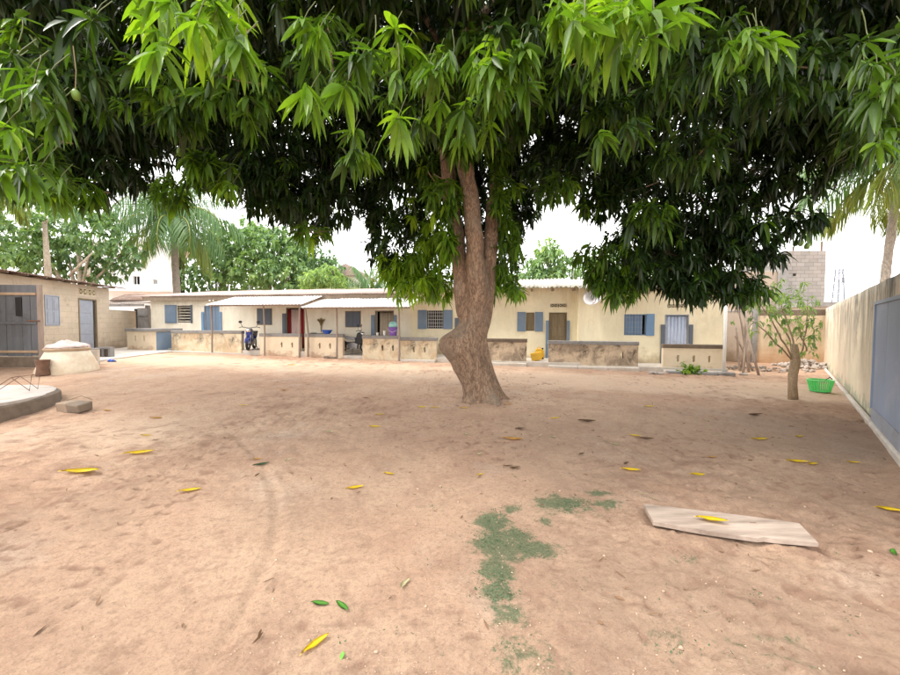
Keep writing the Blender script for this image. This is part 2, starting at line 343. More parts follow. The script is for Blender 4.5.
def copy_tree(o, parent=None):
    c = o.copy(); COL.objects.link(c)
    if parent is not None: c.parent = parent
    for ch in o.children: copy_tree(ch, c)
    return c
def wall_bm(x0, x1, z0, z1, y0, y1, holes=(), ends=None):
    """wall slab with real openings; front at y0, back at y1"""
    xs = sorted({x0, x1, *[min(max(h[0], x0), x1) for h in holes], *[min(max(h[1], x0), x1) for h in holes]})
    zs = sorted({z0, z1, *[min(max(h[2], z0), z1) for h in holes], *[min(max(h[3], z0), z1) for h in holes]})
    b = MB(); V = {}
    def v(x, y, z):
        k = (round(x, 4), round(y, 4), round(z, 4))
        if k not in V: V[k] = b.bm.verts.new((x, y, z))
        return V[k]
    def solid(i, j):
        if i < 0 or j < 0 or i >= len(xs)-1 or j >= len(zs)-1: return False
        cx = (xs[i]+xs[i+1])/2; cz = (zs[j]+zs[j+1])/2
        return not any(h[0] < cx < h[1] and h[2] < cz < h[3] for h in holes)
    for i in range(len(xs)-1):
        for j in range(len(zs)-1):
            if not solid(i, j): continue
            a, c, d, e = xs[i], xs[i+1], zs[j], zs[j+1]
            b.bm.faces.new((v(a, y0, d), v(c, y0, d), v(c, y0, e), v(a, y0, e))); b.bm.faces.new((v(a, y1, e), v(c, y1, e), v(c, y1, d), v(a, y1, d)))
            if not solid(i-1, j): b.bm.faces.new((v(a, y0, d), v(a, y0, e), v(a, y1, e), v(a, y1, d)))
            if not solid(i+1, j): b.bm.faces.new((v(c, y0, e), v(c, y0, d), v(c, y1, d), v(c, y1, e)))
            if not solid(i, j-1): b.bm.faces.new((v(c, y0, d), v(a, y0, d), v(a, y1, d), v(c, y1, d)))
            if not solid(i, j+1): b.bm.faces.new((v(a, y0, e), v(c, y0, e), v(c, y1, e), v(a, y1, e)))
    return b
def corr_mesh(name, w, l, waves, amp, mat, th=.006):
    """corrugated sheet: ridges run along y from 0 to l, width w on x"""
    n = waves*6; b = MB(); rows = []
    for (y, dz) in ((0, 0), (l, 0), (l, -th), (0, -th)):
        rows.append([b.bm.verts.new((w*i/n, y, amp*math.sin(2*PI*waves*i/n)+dz)) for i in range(n+1)])
    for k in range(4):
        A = rows[k]; B = rows[(k+1) % 4]
        for i in range(n): b.bm.faces.new((A[i], A[i+1], B[i+1], B[i]))
    return b.mesh(name, mat, True)
# value noise on arrays
def vnoise(x, y, seed):
    g = np.random.default_rng(seed).random((256, 256)); xi = np.floor(x).astype(int); yi = np.floor(y).astype(int)
    fx = x-xi; fy = y-yi; fx = fx*fx*(3-2*fx); fy = fy*fy*(3-2*fy); a = lambda i, j: g[(xi+i) % 256, (yi+j) % 256]
    return (a(0, 0)*(1-fx)+a(1, 0)*fx)*(1-fy)+(a(0, 1)*(1-fx)+a(1, 1)*fx)*fy-.5
def mesh_np(name, verts, faces, mat, tint=None, smooth=False):
    """verts (N,3), faces (M,4) quads with -1 in column 3 for triangles"""
    me = bpy.data.meshes.new(name); tri = faces[:, 3] < 0; n = len(faces)
    me.vertices.add(len(verts)); me.vertices.foreach_set('co', verts.astype(np.float32).ravel())
    cnt = np.where(tri, 3, 4); st = np.concatenate(([0], np.cumsum(cnt)[:-1])); flat = faces.ravel(); flat = flat[flat >= 0]
    me.loops.add(len(flat)); me.loops.foreach_set('vertex_index', flat.astype(np.int32))
    me.polygons.add(n); me.polygons.foreach_set('loop_start', st.astype(np.int32)); me.polygons.foreach_set('loop_total', cnt.astype(np.int32))
    if smooth: me.polygons.foreach_set('use_smooth', np.ones(n, bool))
    me.update(calc_edges=True)
    if tint is not None:
        a = me.attributes.new('tint', 'FLOAT', 'POINT'); a.data.foreach_set('value', tint.astype(np.float32))
    me.materials.append(M[mat] if isinstance(mat, str) else mat); return me

# ------------------------------------------------------------------ ground
def axis(segs):
    o = []
    for a, b, st in segs: o += list(np.arange(a, b, st))
    return np.array(o)
gx = axis([(-400, -60, 34), (-60, -20, 4), (-20, -9, .35), (-9, -3.6, .07), (-3.6, 4.6, .022), (4.6, 12, .07), (12, 24, .4), (24, 64, 4), (64, 420, 34)])
gy = axis([(-60, -4, 6), (-4, 1.2, .25), (1.3, 4.2, .020), (4.2, 6.2, .04), (6.2, 9, .07), (9, 16, .16), (16, 40, 1.5), (40, 100, 8), (100, 700, 40)])
GX, GY = np.meshgrid(gx, gy); T = np.clip((GY-3)/10, 0, 1); T = T*T*(3-2*T)
Z = T*np.clip(.27-.016*GX, .05, .55)
inner = np.clip((30-np.abs(GX))/8, 0, 1)*np.clip((18-GY)/3, 0, 1)
fade_far = 1/(1+np.maximum(GY-3, 0)*.12)
n1 = vnoise(GX*.55, GY*.55, 1)*.03+vnoise(GX*1.7, GY*1.7, 2)*.014
n2 = vnoise(GX*5, GY*5, 3); n3 = vnoise(GX*11+3, GY*11, 4); n4 = vnoise(GX*23, GY*23+9, 5)
patch = np.clip(vnoise(GX*.45+7, GY*.45, 6)*2.6+.45, 0, 1)          # where the sand is trodden
Z += inner*(n1+patch*(n2*.030+n3*.026)+n4*.010*(.4+patch))
ca_, sa_ = math.cos(.75), math.sin(.75); UX = GX*ca_+GY*sa_; VX = -GX*sa_+GY*ca_
drag = vnoise(UX*2.2, VX*9, 41)+.6*vnoise(UX*5, VX*22, 42)                 # swept and dragged marks
p2 = np.clip(vnoise(GX*.6+17, GY*.6+5, 43)*3+.5, 0, 1)
pits = np.clip(vnoise(GX*13, GY*13, 44)+.5*vnoise(GX*27, GY*27, 45)-.16, 0, 1)
clod = np.clip(vnoise(GX*16+9, GY*16, 46)+.4*vnoise(GX*34, GY*34, 47)-.30, 0, 1)
Z += inner*(p2*drag*.012-pits*(.2+p2)*.038+clod*(.1+patch)*.07)
soil = np.clip(.75*patch*(np.clip(n2+.5*n3, -.4, .6)+.25)+1.1*pits*(.3+p2)*2.2+.5*p2*np.clip(-drag, 0, 1)+.5*clod, 0, 1)  # loosened soil is browner; hollows and furrows darkened too, as painted relief shading
foot = np.clip(vnoise(GX*4.1+40, GY*5.3, 8)-.24, 0, 1)*patch*.16; Z -= inner*foot
# a bicycle track that curves through the sand, with its own shallow rims
tp = np.array([[g.x, g.y] for g in (ground(*q) for q in ((200, 672), (238, 620), (262, 570), (276, 535), (277, 505), (268, 475), (250, 450), (225, 425), (205, 400)))])
def seg_dist(px, py, P):
    d = np.full(px.shape, 1e9)
    for a, b in zip(P[:-1], P[1:]):
        ab = b-a; t = np.clip(((px-a[0])*ab[0]+(py-a[1])*ab[1])/(ab@ab), 0, 1); d = np.minimum(d, np.hypot(px-a[0]-t*ab[0], py-a[1]-t*ab[1]))
    return d
def smooth_path(P, k=6):
    o = []
    for i in range(len(P)-1):
        p0 = P[max(i-1, 0)]; p1 = P[i]; p2 = P[i+1]; p3 = P[min(i+2, len(P)-1)]
        for t in np.linspace(0, 1, k, endpoint=False): o.append(.5*((2*p1)+(-p0+p2)*t+(2*p0-5*p1+4*p2-p3)*t*t+(-p0+3*p1-3*p2+p3)*t**3))
    o.append(P[-1]); return np.array(o)
td = seg_dist(GX, GY, smooth_path(tp)); Z += -.014*np.exp(-(td/.035)**2)+.006*np.exp(-((td-.08)/.03)**2)
gh = ground(365, 540); hd = np.hypot(GX-gh.x, GY-gh.y); Z += -.022*np.exp(-(hd/.09)**2)*(1+2*n3)   # clawed hollow
md = np.hypot(GX-.72, GY-7.2); Z += .055*np.exp(-(md/.62)**2)*(1+1.5*n2)
# masks: R moss, G darker soil under the crown, B paler sand
def blob(px, py, rx, ry, k=1.):
    g = ground(px, py); return k*np.exp(-((GX-g.x)/rx)**2-((GY-g.y)/ry)**2)
moss = np.zeros_like(GX)
for q in ((492, 522, .16, .2, 1.1), (498, 545, .2, .22, 1.2), (530, 548, .24, .14, 1.05), (512, 535, .2, .14, 1.05), (496, 570, .13, .16, 1.1), (498, 592, .12, .14, 1.05), (507, 615, .13, .12, .8), (520, 645, .18, .12, .55), (525, 662, .24, .14, .6), (562, 503, .34, .2, .95),
          (600, 492, .16, .08, .85), (608, 502, .18, .1, .8), (512, 508, .13, .09, .75), (545, 520, .06, .12, .7), (660, 640, .3, .2, .35), (760, 640, .4, .25, .35), (690, 560, .35, .12, .3), (580, 590, .3, .2, .28), (430, 505, .1, .06, .5)):
    moss = np.maximum(moss, blob(*q))
brownish = np.maximum.reduce([blob(620, 440, 2.2, 1.6), blob(760, 430, 3.0, 1.7), blob(560, 470, 1.3, 1.0, .8), blob(830, 500, 1.4, 1.2, .8), blob(40, 520, 1.4, .9, .6), blob(400, 470, .8, .9, .55), blob(720, 610, 1.6, 1.0, .75), blob(820, 640, 1.2, .8, .75), blob(610, 640, .8, .5, .5)])
pale = np.maximum.reduce([np.exp(-((GY-10.4+.2*GX)/1.8)**2)*1., blob(120, 430, 2.5, 1.3, .7), blob(450, 560, .5, .6, .3)])
nx, ny = len(gx), len(gy); idx = np.arange(nx*ny).reshape(ny, nx)
F = np.stack([idx[:-1, :-1], idx[:-1, 1:], idx[1:, 1:], idx[1:, :-1]], -1).reshape(-1, 4)
gm = mesh_np('ground', np.stack([GX, GY, Z], -1).reshape(-1, 3), F, 'ground', smooth=True)
ca = gm.color_attributes.new('mask', 'FLOAT_COLOR', 'POINT')
ca.data.foreach_set('color', np.stack([moss, brownish, pale, np.ones_like(moss)], -1).astype(np.float32).ravel())
so = gm.attributes.new('soil', 'FLOAT', 'POINT'); so.data.foreach_set('value', (soil*inner).astype(np.float32).ravel())
tag(link(bpy.data.objects.new('ground', gm)), kind='structure')
def zat(x, y):
    j = np.clip(np.searchsorted(gx, x)-1, 0, nx-2); i = np.clip(np.searchsorted(gy, y)-1, 0, ny-2); fx = (x-gx[j])/(gx[j+1]-gx[j]); fy = (y-gy[i])/(gy[i+1]-gy[i])
    return (Z[i, j]*(1-fx)+Z[i, j+1]*fx)*(1-fy)+(Z[i+1, j]*(1-fx)+Z[i+1, j+1]*fx)*fy

# ------------------------------------------------------------------ long house (three joined blocks)
def hx(px, n=FN): return HF.hit(px, 320, n)[0]
def hz(px, py, n=FN): return HF.hit(px, py, n)[1]
def rect(x0, x1, y0, y1, n=FN):
    s0, s1 = hx(x0, n), hx(x1, n); return s0, s1, hz((x0+x1)/2, y1, n), hz((x0+x1)/2, y0, n)
def house(label, px0, px1, topy, mat, holes, n=FN, depth=4.2, fz=None):
    h = thing('row_house', label, 'house', HF.w(0, 0), HF.a, group=None)
    s0, s1 = px0 if px0 < -20 else hx(px0, n), hx(px1, n) if px1 > 20 else px1
    zt = topy
    wall_bm(s0, s1, 0.02, zt+.09, n, n+.18, holes).build('front_wall', mat, h)
    b = MB(); b.box(s0, s1, n+depth, n+depth+.18, 0, zt); b.box(s0, s0+.18, n+.18, n+depth, 0, zt); b.box(s1-.18, s1, n+.18, n+depth, 0, zt); b.build('side_wall', mat, h)
    MB().box(s0+.2, s1-.2, n+1.6, n+1.68, .1, zt-.1).build('inner_wall', 'interior_shade', h)
    return h, s0, s1, zt
def plank_panel(name, r, y, th, mat, parent, n=3, frame=.03, label=None):
    """a shutter or door leaf: ledged boards that can be picked apart"""
    s0, s1, z0, z1 = r; f = MB(); f.box(s0, s1, y+th*.5, y+th, z0, z1); p = f.build(name, mat, parent, label=label)
    w = (s1-s0)/n
    me = None
    for i in range(n):
        b = MB().box(-w/2+.004, w/2-.004, -th*.5, -.001, 0, z1-z0); o = b.build('plank', mat, p, loc=(s0+w*(i+.5), y+th*.5, z0))
    return p
def frame_bm(r, y0, y1, t):
    s0, s1, z0, z1 = r; b = MB(); b.box(s0-t, s0, y0, y1, z0, z1); b.box(s1, s1+t, y0, y1, z0, z1); b.box(s0-t, s1+t, y0, y1, z1, z1+t); b.box(s0-t, s1+t, y0, y1, z0-t, z0); return b
def open_shutter(r, y, mat, parent, label=None):
    s0, s1, z0, z1 = r; b = MB(); b.box(s0, s1, y-.035, y-.004, z0, z1, .004); p = b.build('shutter', mat, parent, label=label)
    q = MB()
    for k in (0, 1):
        a = z0+.06+k*(z1-z0-.06)/2; q.box(s0+.05, s1-.05, y-.043, y-.034, a, a+(z1-z0-.18)/2)
    q.build('shutter_panel', mat, p); return p
def grille(r, y, parent, nx_=6, nz_=4, mat='white_paint'):
    s0, s1, z0, z1 = r; b = MB(); t = .007
    for i in range(nx_): x = s0+(s1-s0)*(i+.5)/nx_; b.box(x-t, x+t, y, y+.012, z0, z1)
    for j in range(nz_): z = z0+(z1-z0)*(j+.5)/nz_; b.box(s0, s1, y+.012, y+.024, z-t, z+t)
    b.build('window_bars', mat, parent)
def vents(r, parent, y, count=2):
    s0, s1, z0, z1 = r; w = (s1-s0)/count
    for i in range(count):
        a = s0+w*i+.01; c = s0+w*(i+1)-.01 if count > 1 else s1; b = frame_bm((a+.02, c-.02, z0+.012, z1-.012), y-.004, y+.05, .012)
        cx = (a+c)/2; cz = (z0+z1)/2; b.box(cx-.007, cx+.007, y, y+.04, z0+.012, z1-.012)
        L = math.hypot((c-a)/2-.03, z1-z0-.04)
        for sx in (-1, 1):
            for sg in (-1, 1):
                m = Matrix.Translation((cx+sx*(c-a)/4, y+.05, cz)) @ Matrix.Rotation(sg*math.atan2(z1-z0-.04, (c-a)/2-.03), 4, 'Y')
                b.box(-L/2+.02, L/2-.02, -.05, -.025, -.006, .006, m=m)
        b.build('vent_block', 'cream_plaster', parent)
def curtain(name, s0, s1, z0, z1, y, mat, parent, waves=5, amp=.03, label=None):
    n = waves*6; b = MB(); rows = []
    for (z, dy, am) in ((z0, 0, 1.2), (z1, 0, .7), (z1, .008, .7), (z0, .008, 1.2)):
        rows.append([b.bm.verts.new((s0+(s1-s0)*i/n, y+dy+amp*am*math.sin(2*PI*waves*i/n+.6*math.sin(i*.7)), z)) for i in range(n+1)])
    for k in range(4):
        A = rows[k]; B = rows[(k+1) % 4]
        for i in range(n): b.bm.faces.new((A[i], A[i+1], B[i+1], B[i]))
    return b.build(name, mat, parent, True, label=label)
def roof_sheets(parent, s0, s1, y0, z0, length, slope, mat, amp=.018, waves=6, w=.84, name='roof_sheet'):
    n = max(1, int(round((s1-s0)/w))); ww = (s1-s0)/n; me = corr_mesh(name, ww+.03, length, waves, amp, mat)
    for i in range(n):
        inst(name, me, parent, (s0+ww*i, y0+random.uniform(-.03, .03), z0+(.007 if i % 2 else 0)), (slope+random.uniform(-.004, .004), 0, 0))

# --- left block, px 150..452
R_ = {}
R_['w1'] = rect(177.5, 190.5, 305.5, 322.5); R_['w1s'] = rect(165.5, 177, 305, 323.2)
R_['d1'] = rect(205, 219, 306.5, 350)
R_['w2'] = rect(257, 272.2, 308.3, 325); R_['d2'] = rect(287, 304, 308.5, 352)
R_['w3'] = rect(345.2, 361, 311, 327.4); R_['d3'] = rect(376, 393, 311.5, 354)
R_['w4'] = rect(427, 443.5, 310.5, 328.6); R_['d4'] = rect(460, 474, 312, 356)
R_['v1'] = rect(205, 218, 297.8, 301)
zt_l = hz(300, 296.5)
fl = lambda px: max(gz(*HF.w(hx(px), FN)[:2])+.1, 0)       # porch floor height there
for k in ('d1', 'd2', 'd3', 'd4'):
    a = R_[k]; R_[k] = (a[0], a[1], .46 if k != 'd4' else .40, a[3])
def lowest(k): return R_[k]
houseA, a0, a1, _ = house('long low cream house with pinkish sheet roof behind the white awning', 151, 410, zt_l, 'pale_cream_plaster', [R_[k] for k in ('w1', 'd1', 'w2', 'd2', 'w3', 'd3', 'v1')])
houseB, b0, b1, _ = house('yellow cream house with corrugated roof directly behind the mango trunk', 410, 578.5, hz(530, 290.2), 'cream_plaster', [R_[k] for k in ('w4', 'd4')]+[rect(526, 534.5, 312.5, 331), (*rect(549.8, 566, 313.3, 350)[:2], .33, rect(549.8, 566, 313.3, 350)[3]), rect(550, 566.5, 303.5, 307.3)])
NC = FN-.32
R6 = rect(624.5, 646, 314.5, 335, NC); D6 = rect(666, 688, 315.5, 360, NC); D6 = (D6[0], D6[1], .27, D6[3]); V6 = rect(667, 684.5, 304, 307.8, NC)
houseC, c0, c1, zc = house('cream house with pale blue door curtain, nearest block at the right end of the row', 578.5, 723.5, hz(600, 290.5, NC), 'cream_plaster', [R6, D6, V6], NC)
# house A details
h = houseA
w = frame_bm(R_['w1'], FN+.02, FN+.1, .03).build('window', 'grey_wood', h)
s0, s1, z0, z1 = R_['w1']
for i in range(6):
    zz = z0+(z1-z0)*(i+.5)/6; MB().box(s0, s1, -.05, .05, -.006, .006, m=Matrix.Translation((0, FN+.08, zz)) @ Matrix.Rotation(.6, 4, 'X')).build('louvre_slat', 'louvre', w)
open_shutter(R_['w1s'], FN, 'blue_paint', w); open_shutter((s1+.03, s1+.12, z0-.03, z1+.02), FN, 'slate_paint', w)
vents(R_['v1'], h, FN)
s0, s1, z0, z1 = R_['d1']; d = frame_bm((s0, s1, z0, z1), FN-.01, FN+.1, .03).build('door', 'bright_blue_paint', h)
plank_panel('door_leaf', (s0+.01, s1-.01, z0, z1-.01), FN+.03, .04, 'blue_paint', d, 4)
zz = hz(212, 312)
for a, b in ((s0-.16, s0-.035), (s1+.035, s1+.16)): MB().box(a, b, FN-.045, FN-.01, z0, zz, .005).build('half_door', 'bright_blue_paint', d)
for k, mt in (('w2', 'slate_paint'), ('w3', 'slate_paint')):
    s0, s1, z0, z1 = R_[k]; w = frame_bm((s0+.03, s1-.03, z0+.03, z1-.03), FN-.012, FN+.08, .028).build('window', 'grey_wood', h)
    mid = (s0+s1)/2
    for a, b in ((s0+.035, mid-.004), (mid+.004, s1-.035)):
        p = MB().box(a, b, FN-.03, FN+.005, z0+.035, z1-.035, .004).build('shutter', mt, w)
        q = MB()
        for j in range(5): zc_ = z0+.08+(z1-z0-.16)*j/4; q.box(a+.03, b-.03, FN-.037, FN-.029, zc_-.03, zc_+.03)
        q.build('shutter_slats', mt, p)
s0, s1, z0, z1 = R_['d2']; d = frame_bm((s0, s1, z0, z1), FN-.01, FN+.12, .035).build('door', 'grey_wood', h)
w_ = s1-s0
curtain('curtain', s0+.02, s0+w_*.17, z0+.02, z1-.03, FN+.06, 'red_cloth', d, 3, .02, 'red strip of curtain')
curtain('curtain', s0+w_*.18, s0+w_*.76, z0+.02, z1-.03, FN+.085, 'pink_cloth', d, 4, .018, 'greyish pink middle of the curtain')
curtain('curtain', s0+w_*.77, s1-.01, z0+.02, z1-.03, FN+.05, 'red_cloth', d, 3, .02, 'red strip of curtain')
MB().box(s0-.2, s0-.04, FN-.05, FN-.012, z0, hz(286, 313.5), .005).build('half_door', 'slate_paint', d)
s0, s1, z0, z1 = R_['d3']; d = frame_bm((s0, s1, z0, z1), FN-.01, FN+.12, .035).build('door', 'grey_wood', h)
curtain('curtain', s0+.13, s1-.02, z0+.02, z1-.03, FN+.08, 'beige_cloth', d, 5, .022)
MB().box(s0-.2, s0-.04, FN-.05, FN-.012, z0, hz(374, 315), .005).build('half_door', 'blue_paint', d)
MB().box(s1+.04, s1+.16, FN-.05, FN-.012, z0, hz(374, 315), .005).build('half_door', 'blue_paint', d)
roof_sheets(h, a0-1.0, a1+.02, FN-.35, zt_l+.06, 4.9, R(8), 'pink_zinc', .014, 8)
fb = MB(); fb.box(a0-.1, a1, FN-.30, FN-.26, zt_l-.14, zt_l+.035); fb.build('fascia', 'grey_wood', h)
rme = MB().box(-.035, .035, FN-.26, FN-.001, zt_l+.004, zt_l+.05).mesh('rafter', 'grey_wood')
for i in range(16): inst('rafter', rme, h, (a0+.3+(a1-.2-(a0+.3))*i/(16-1), 0, 0))
# house B details
h = houseB
def bar_window(r_bars, l_px, r_px, y0, y1, n, mat='blue_paint', midmat=None):
    s0, s1, z0, z1 = r_bars
    w = frame_bm((s0+.02, s1-.02, z0+.02, z1-.02), n+.01, n+.09, .02).build('window', 'slate_paint', houseB if n == FN else houseC)
    return w
w = bar_window(R_['w4'], 0, 0, 0, 0, FN); s0, s1, z0, z1 = R_['w4']; grille((s0+.02, s1-.02, z0+.02, z1-.02), FN+.03, w, 7, 5)
open_shutter((hx(418), s0-.01, z0-.02, z1+.02), FN, 'blue_paint', w); open_shutter((s1+.01, hx(452.5), z0-.02, z1+.02), FN, 'blue_paint', w)
s0, s1, z0, z1 = R_['d4']; d = frame_bm((s0, s1, z0, z1), FN-.01, FN+.1, .03).build('door', 'grey_wood', h)
plank_panel('door_leaf', (s0+.01, s1-.01, z0, z1-.01), FN+.03, .04, 'brown_wood', d, 4)
MB().box(s0-.2, s0-.035, FN-.05, FN-.012, z0, hz(457, 318), .005).build('half_door', 'slate_paint', d)
r = rect(526, 534.5, 312.5, 331); s0, s1, z0, z1 = r
w = frame_bm((s0+.02, s1-.02, z0+.02, z1-.02), FN+.01, FN+.09, .02).build('window', 'brown_wood', h)
plank_panel('inner_shutter', (s0+.02, s1-.02, z0+.02, z1-.02), FN+.04, .03, 'brown_wood', w, 2)
open_shutter((hx(517.3), s0-.01, z0-.02, z1+.02), FN, 'blue_paint', w); open_shutter((s1+.01, hx(543), z0-.02, z1+.02), FN, 'blue_paint', w)
r = rect(549.8, 566, 313.3, 350); s0, s1, z0, z1 = r[0], r[1], .33, r[3]
d = frame_bm((s0, s1, z0, z1), FN-.01, FN+.1, .03).build('door', 'brown_wood', h)
for a, b in ((s0+.01, (s0+s1)/2-.004), ((s0+s1)/2+.004, s1-.01)):
    l = MB().box(a, b, FN+.05, FN+.085, z0, z1-.01).build('door_leaf', 'brown_wood', d)
    for j in range(4):
        q0 = z0+.1+j*(z1-z0-.2)/4; MB().box(a+.05, b-.05, FN+.038, FN+.051, q0, q0+(z1-z0-.2)/4-.07, .005).build('door_panel', 'brown_wood', l)
zz = hz(558, 320.5)
for a, b in ((s0-.14, s0-.035), (s1+.035, s1+.13)): MB().box(a, b, FN-.05, FN-.012, z0-.02, zz, .005).build('half_door', 'blue_paint', d)
vents(rect(550, 566.5, 303.5, 307.3), h, FN)
zb = hz(530, 290.2); roof_sheets(h, b0-.02, b1+.1, FN-.42, zb+.06, 5.0, R(10), 'asbestos', .032, 5)
rme = MB().box(-.035, .035, FN-.36, FN-.001, zb-.05, zb+.02).mesh('rafter', 'grey_wood')
for i in range(9): inst('rafter', rme, h, (b0+.3+(b1-.2-(b0+.3))*i/(9-1), 0, 0))
# house C details
h = houseC; s0, s1, z0, z1 = R6
w = frame_bm((s0+.02, s1-.02, z0+.02, z1-.02), NC-.005, NC+.09, .03).build('window', 'blue_paint', h)
g1 = s0+(s1-s0)*.86; grille((s0+.02, g1, z0+.02, z1-.02), NC+.01, w, 6, 4, 'lilac_paint')
plank_panel('inner_shutter', (s0+.03, g1, z0+.03, z1-.03), NC+.05, .03, 'bright_blue_paint', w, 2)
open_shutter((s1+.01, hx(654.3, NC), z0-.02, z1+.02), NC, 'bright_blue_paint', w)
s0, s1, z0, z1 = D6; d = frame_bm((s0, s1, z0, z1), NC-.01, NC+.12, .03).build('door', 'lilac_paint', h)
curtain('curtain', s0+.01, s1-.01, z0+.03, z1-.02, NC+.05, 'blue_cloth', d, 6, .025)
zz = hz(664, 324.5, NC)
for a, b in ((s0-.16, s0-.035), (s1+.035, s1+.15)): MB().box(a, b, NC-.05, NC-.012, z0, zz, .005).build('half_door', 'slate_paint', d)
vents(V6, h, NC)
roof_sheets(h, c0+.02, c1+.25, NC-.42, zc+.06, 5.2, R(10), 'asbestos', .032, 5)
rme = MB().box(-.035, .035, NC-.36, NC-.001, zc-.05, zc+.02).mesh('rafter', 'grey_wood')
for i in range(9): inst('rafter', rme, h, (c0+.3+(c1-.2-(c0+.3))*i/(9-1), 0, 0))
# satellite dish fixed on house C
p = HF.w(*[hx(592, NC-.35), NC-.35]); dz = hz(592, 297, NC-.35)
dsh = thing('satellite_dish', 'tilted pale satellite dish mounted high on the cream wall beside the step in the facade', 'satellite dish', (p.x, p.y, dz), HF.a)
m = Matrix.Rotation(R(-58), 4, 'X') @ Matrix.Rotation(R(28), 4, 'Y') @ Matrix.Diagonal((1, 1, -1, 1))
MB().lathe([(.001, -.09), (.12, -.08), (.22, -.045), (.3, 0), (.305, -.004), (.22, -.057), (.12, -.094), (.001, -.104)], 24, m=Matrix.Rotation(R(62), 4, 'X') @ Matrix.Rotation(R(-24), 4, 'Y'), cap=False).build('reflector', 'dish', dsh, True)
MB().tube([(0, .02, -.05), (.02, .2, -.14), (.02, .35, -.14)], .02).build('wall_bracket', 'steel', dsh); MB().tube([(0, -.05, -.22), (.03, -.3, -.2), (.05, -.42, -.05)], .01).build('feed_arm', 'rust', dsh)
MB().tube([(.05, -.42, -.07), (.05, -.40, .0)], .03).build('receiver', 'white_plastic', dsh)

# ------------------------------------------------------------------ porch: floor slabs, low walls, awning
def g_at(s, n=0.): q = HF.w(s, n); return gz(q.x, q.y)
b = MB(); edges = [(hx(151, 0)-.2, hx(343, 0)), (hx(343, 0), hx(452, 0)), (hx(452, 0), hx(580, 0)), (hx(580, 0), hx(727, 0))]
for i, (s0, s1) in enumerate(edges):
    zt = g_at((s0+s1)/2)+(.14 if i else .16); b.box(s0+.001, s1-.001, -.09-.02*i, FN-.005 if i < 3 else NC-.005, -.2, zt, .008)
o = b.build('porch_floor', 'pale_cement', None); o.location = HF.w(0, 0); o.rotation_euler = (0, 0, HF.a); tag(o, kind='structure')
def porch_wall(px0, px1, y0, y1, label, mat='porch_plaster', slots=(), cop='cement', n=-.12, plinth=False, ends=False):
    s0, s1 = hx(px0, n), hx(px1, n); zg = g_at((s0+s1)/2, n); top = hz((px0+px1)/2, y0, n); base = zg-.12
    c = (s0+s1)/2; q = HF.w(c, n); L = s1-s0; H = top-base
    t = thing('porch_wall', label, 'low wall', (q.x, q.y, base), HF.a, 'low walls along the front of the porch')
    hol = []
    for sp in slots: x = hx(sp, n)-c; hol += [(x-.03, x+.03, H*.46, H*.66), (x-.05, x+.015, H*.56, H*.62)]
    nseg = max(2, int(L/.35)); bm = wall_bm(-L/2, L/2, 0, H-.12, 0, .15, hol)
    bm.build('wall_body', mat, t)
    MB().box(-L/2-.02, L/2+.02, -.02, .17, H-.12, H, .012).wobble(.006, 2.5, px0).build('coping', cop, t)
    if plinth:
        k = max(1, int(L/.9))
        for i in range(k): MB().box(-L/2+L*i/k+.004, -L/2+L*(i+1)/k-.004, -.2+random.uniform(-.015, .015), -.001, 0.0, .20+random.uniform(-.008, .01), .015).build('kerb_stone', 'pale_cement', t)
    return t
porch_wall(171, 241, 330.5, 351, 'low cream wall with black mould line just left of the blue motorbike', 'patchy_plaster', ())
porch_wall(259.5, 299.5, 333.5, 354.5, 'low cream wall with two slits just right of the blue motorbike', 'porch_plaster', (281.5, 292))
porch_wall(304.5, 342.5, 334, 356.5, 'low cream wall with slits below the hanging broom', 'porch_plaster', (308.5, 319.5, 330))
porch_wall(362.5, 398.5, 335.5, 358, 'low stained wall with the purple bucket standing on it', 'patchy_plaster', (382.5, 393))
porch_wall(400.5, 436.5, 337.5, 360, 'low stained wall with dark grey coping between awning end post and mango trunk', 'patchy_plaster', (414, 425), plinth=True)
porch_wall(452, 527, 338.5, 362.5, 'low wall black with mould half hidden behind the mango trunk', 'mouldy_plaster', (), 'dark_cement', plinth=True)
porch_wall(549, 639, 341.2, 366, 'longest low wall, grey and mouldy, below the brown double door', 'mouldy_plaster', (623,), 'cement', plinth=True)
porch_wall(664, 726, 344.5, 370.5, 'low cream wall with three slits and a leafy weed at its foot', 'porch_plaster', (679, 695, 710.5), 'dark_cement', plinth=True)
# boxed wall at the left end
n = -.55; s0, s1 = hx(126.5, n), hx(156, n); q = HF.w((s0+s1)/2, n); base = gz(q.x, q.y)-.1; H = hz(140, 328.5, n)-base; L = s1-s0
t = thing('porch_wall', 'boxed low wall with two slits and blue grey corner at the left end of the porch', 'low wall', (q.x, q.y, base), HF.a, 'low walls along the front of the porch')
wall_bm(-L/2, L/2, 0, H-.12, 0, .15, [(-.33, -.28, H*.5, H*.72), (.1, .15, H*.5, H*.72)]).build('wall_body', 'porch_plaster', t)
b = MB(); b.box(L/2-.15, L/2-.001, .151, 1.1, 0, H-.121); b.box(-L/2+.001, -L/2+.15, .151, 1.1, 0, H-.121); b.build('return_wall', 'porch_plaster', t)
MB().box(L/2+.001, L/2+.02, -.01, 1.1, 0, H-.14).build('side_sheet', 'blue_paint', t)  # thin sheet giving the right side its blue-grey tone
b = MB(); b.box(-L/2-.06, L/2+.06, -.05, 1.12, H-.12, H, .01); b.build('coping', 'cement', t)
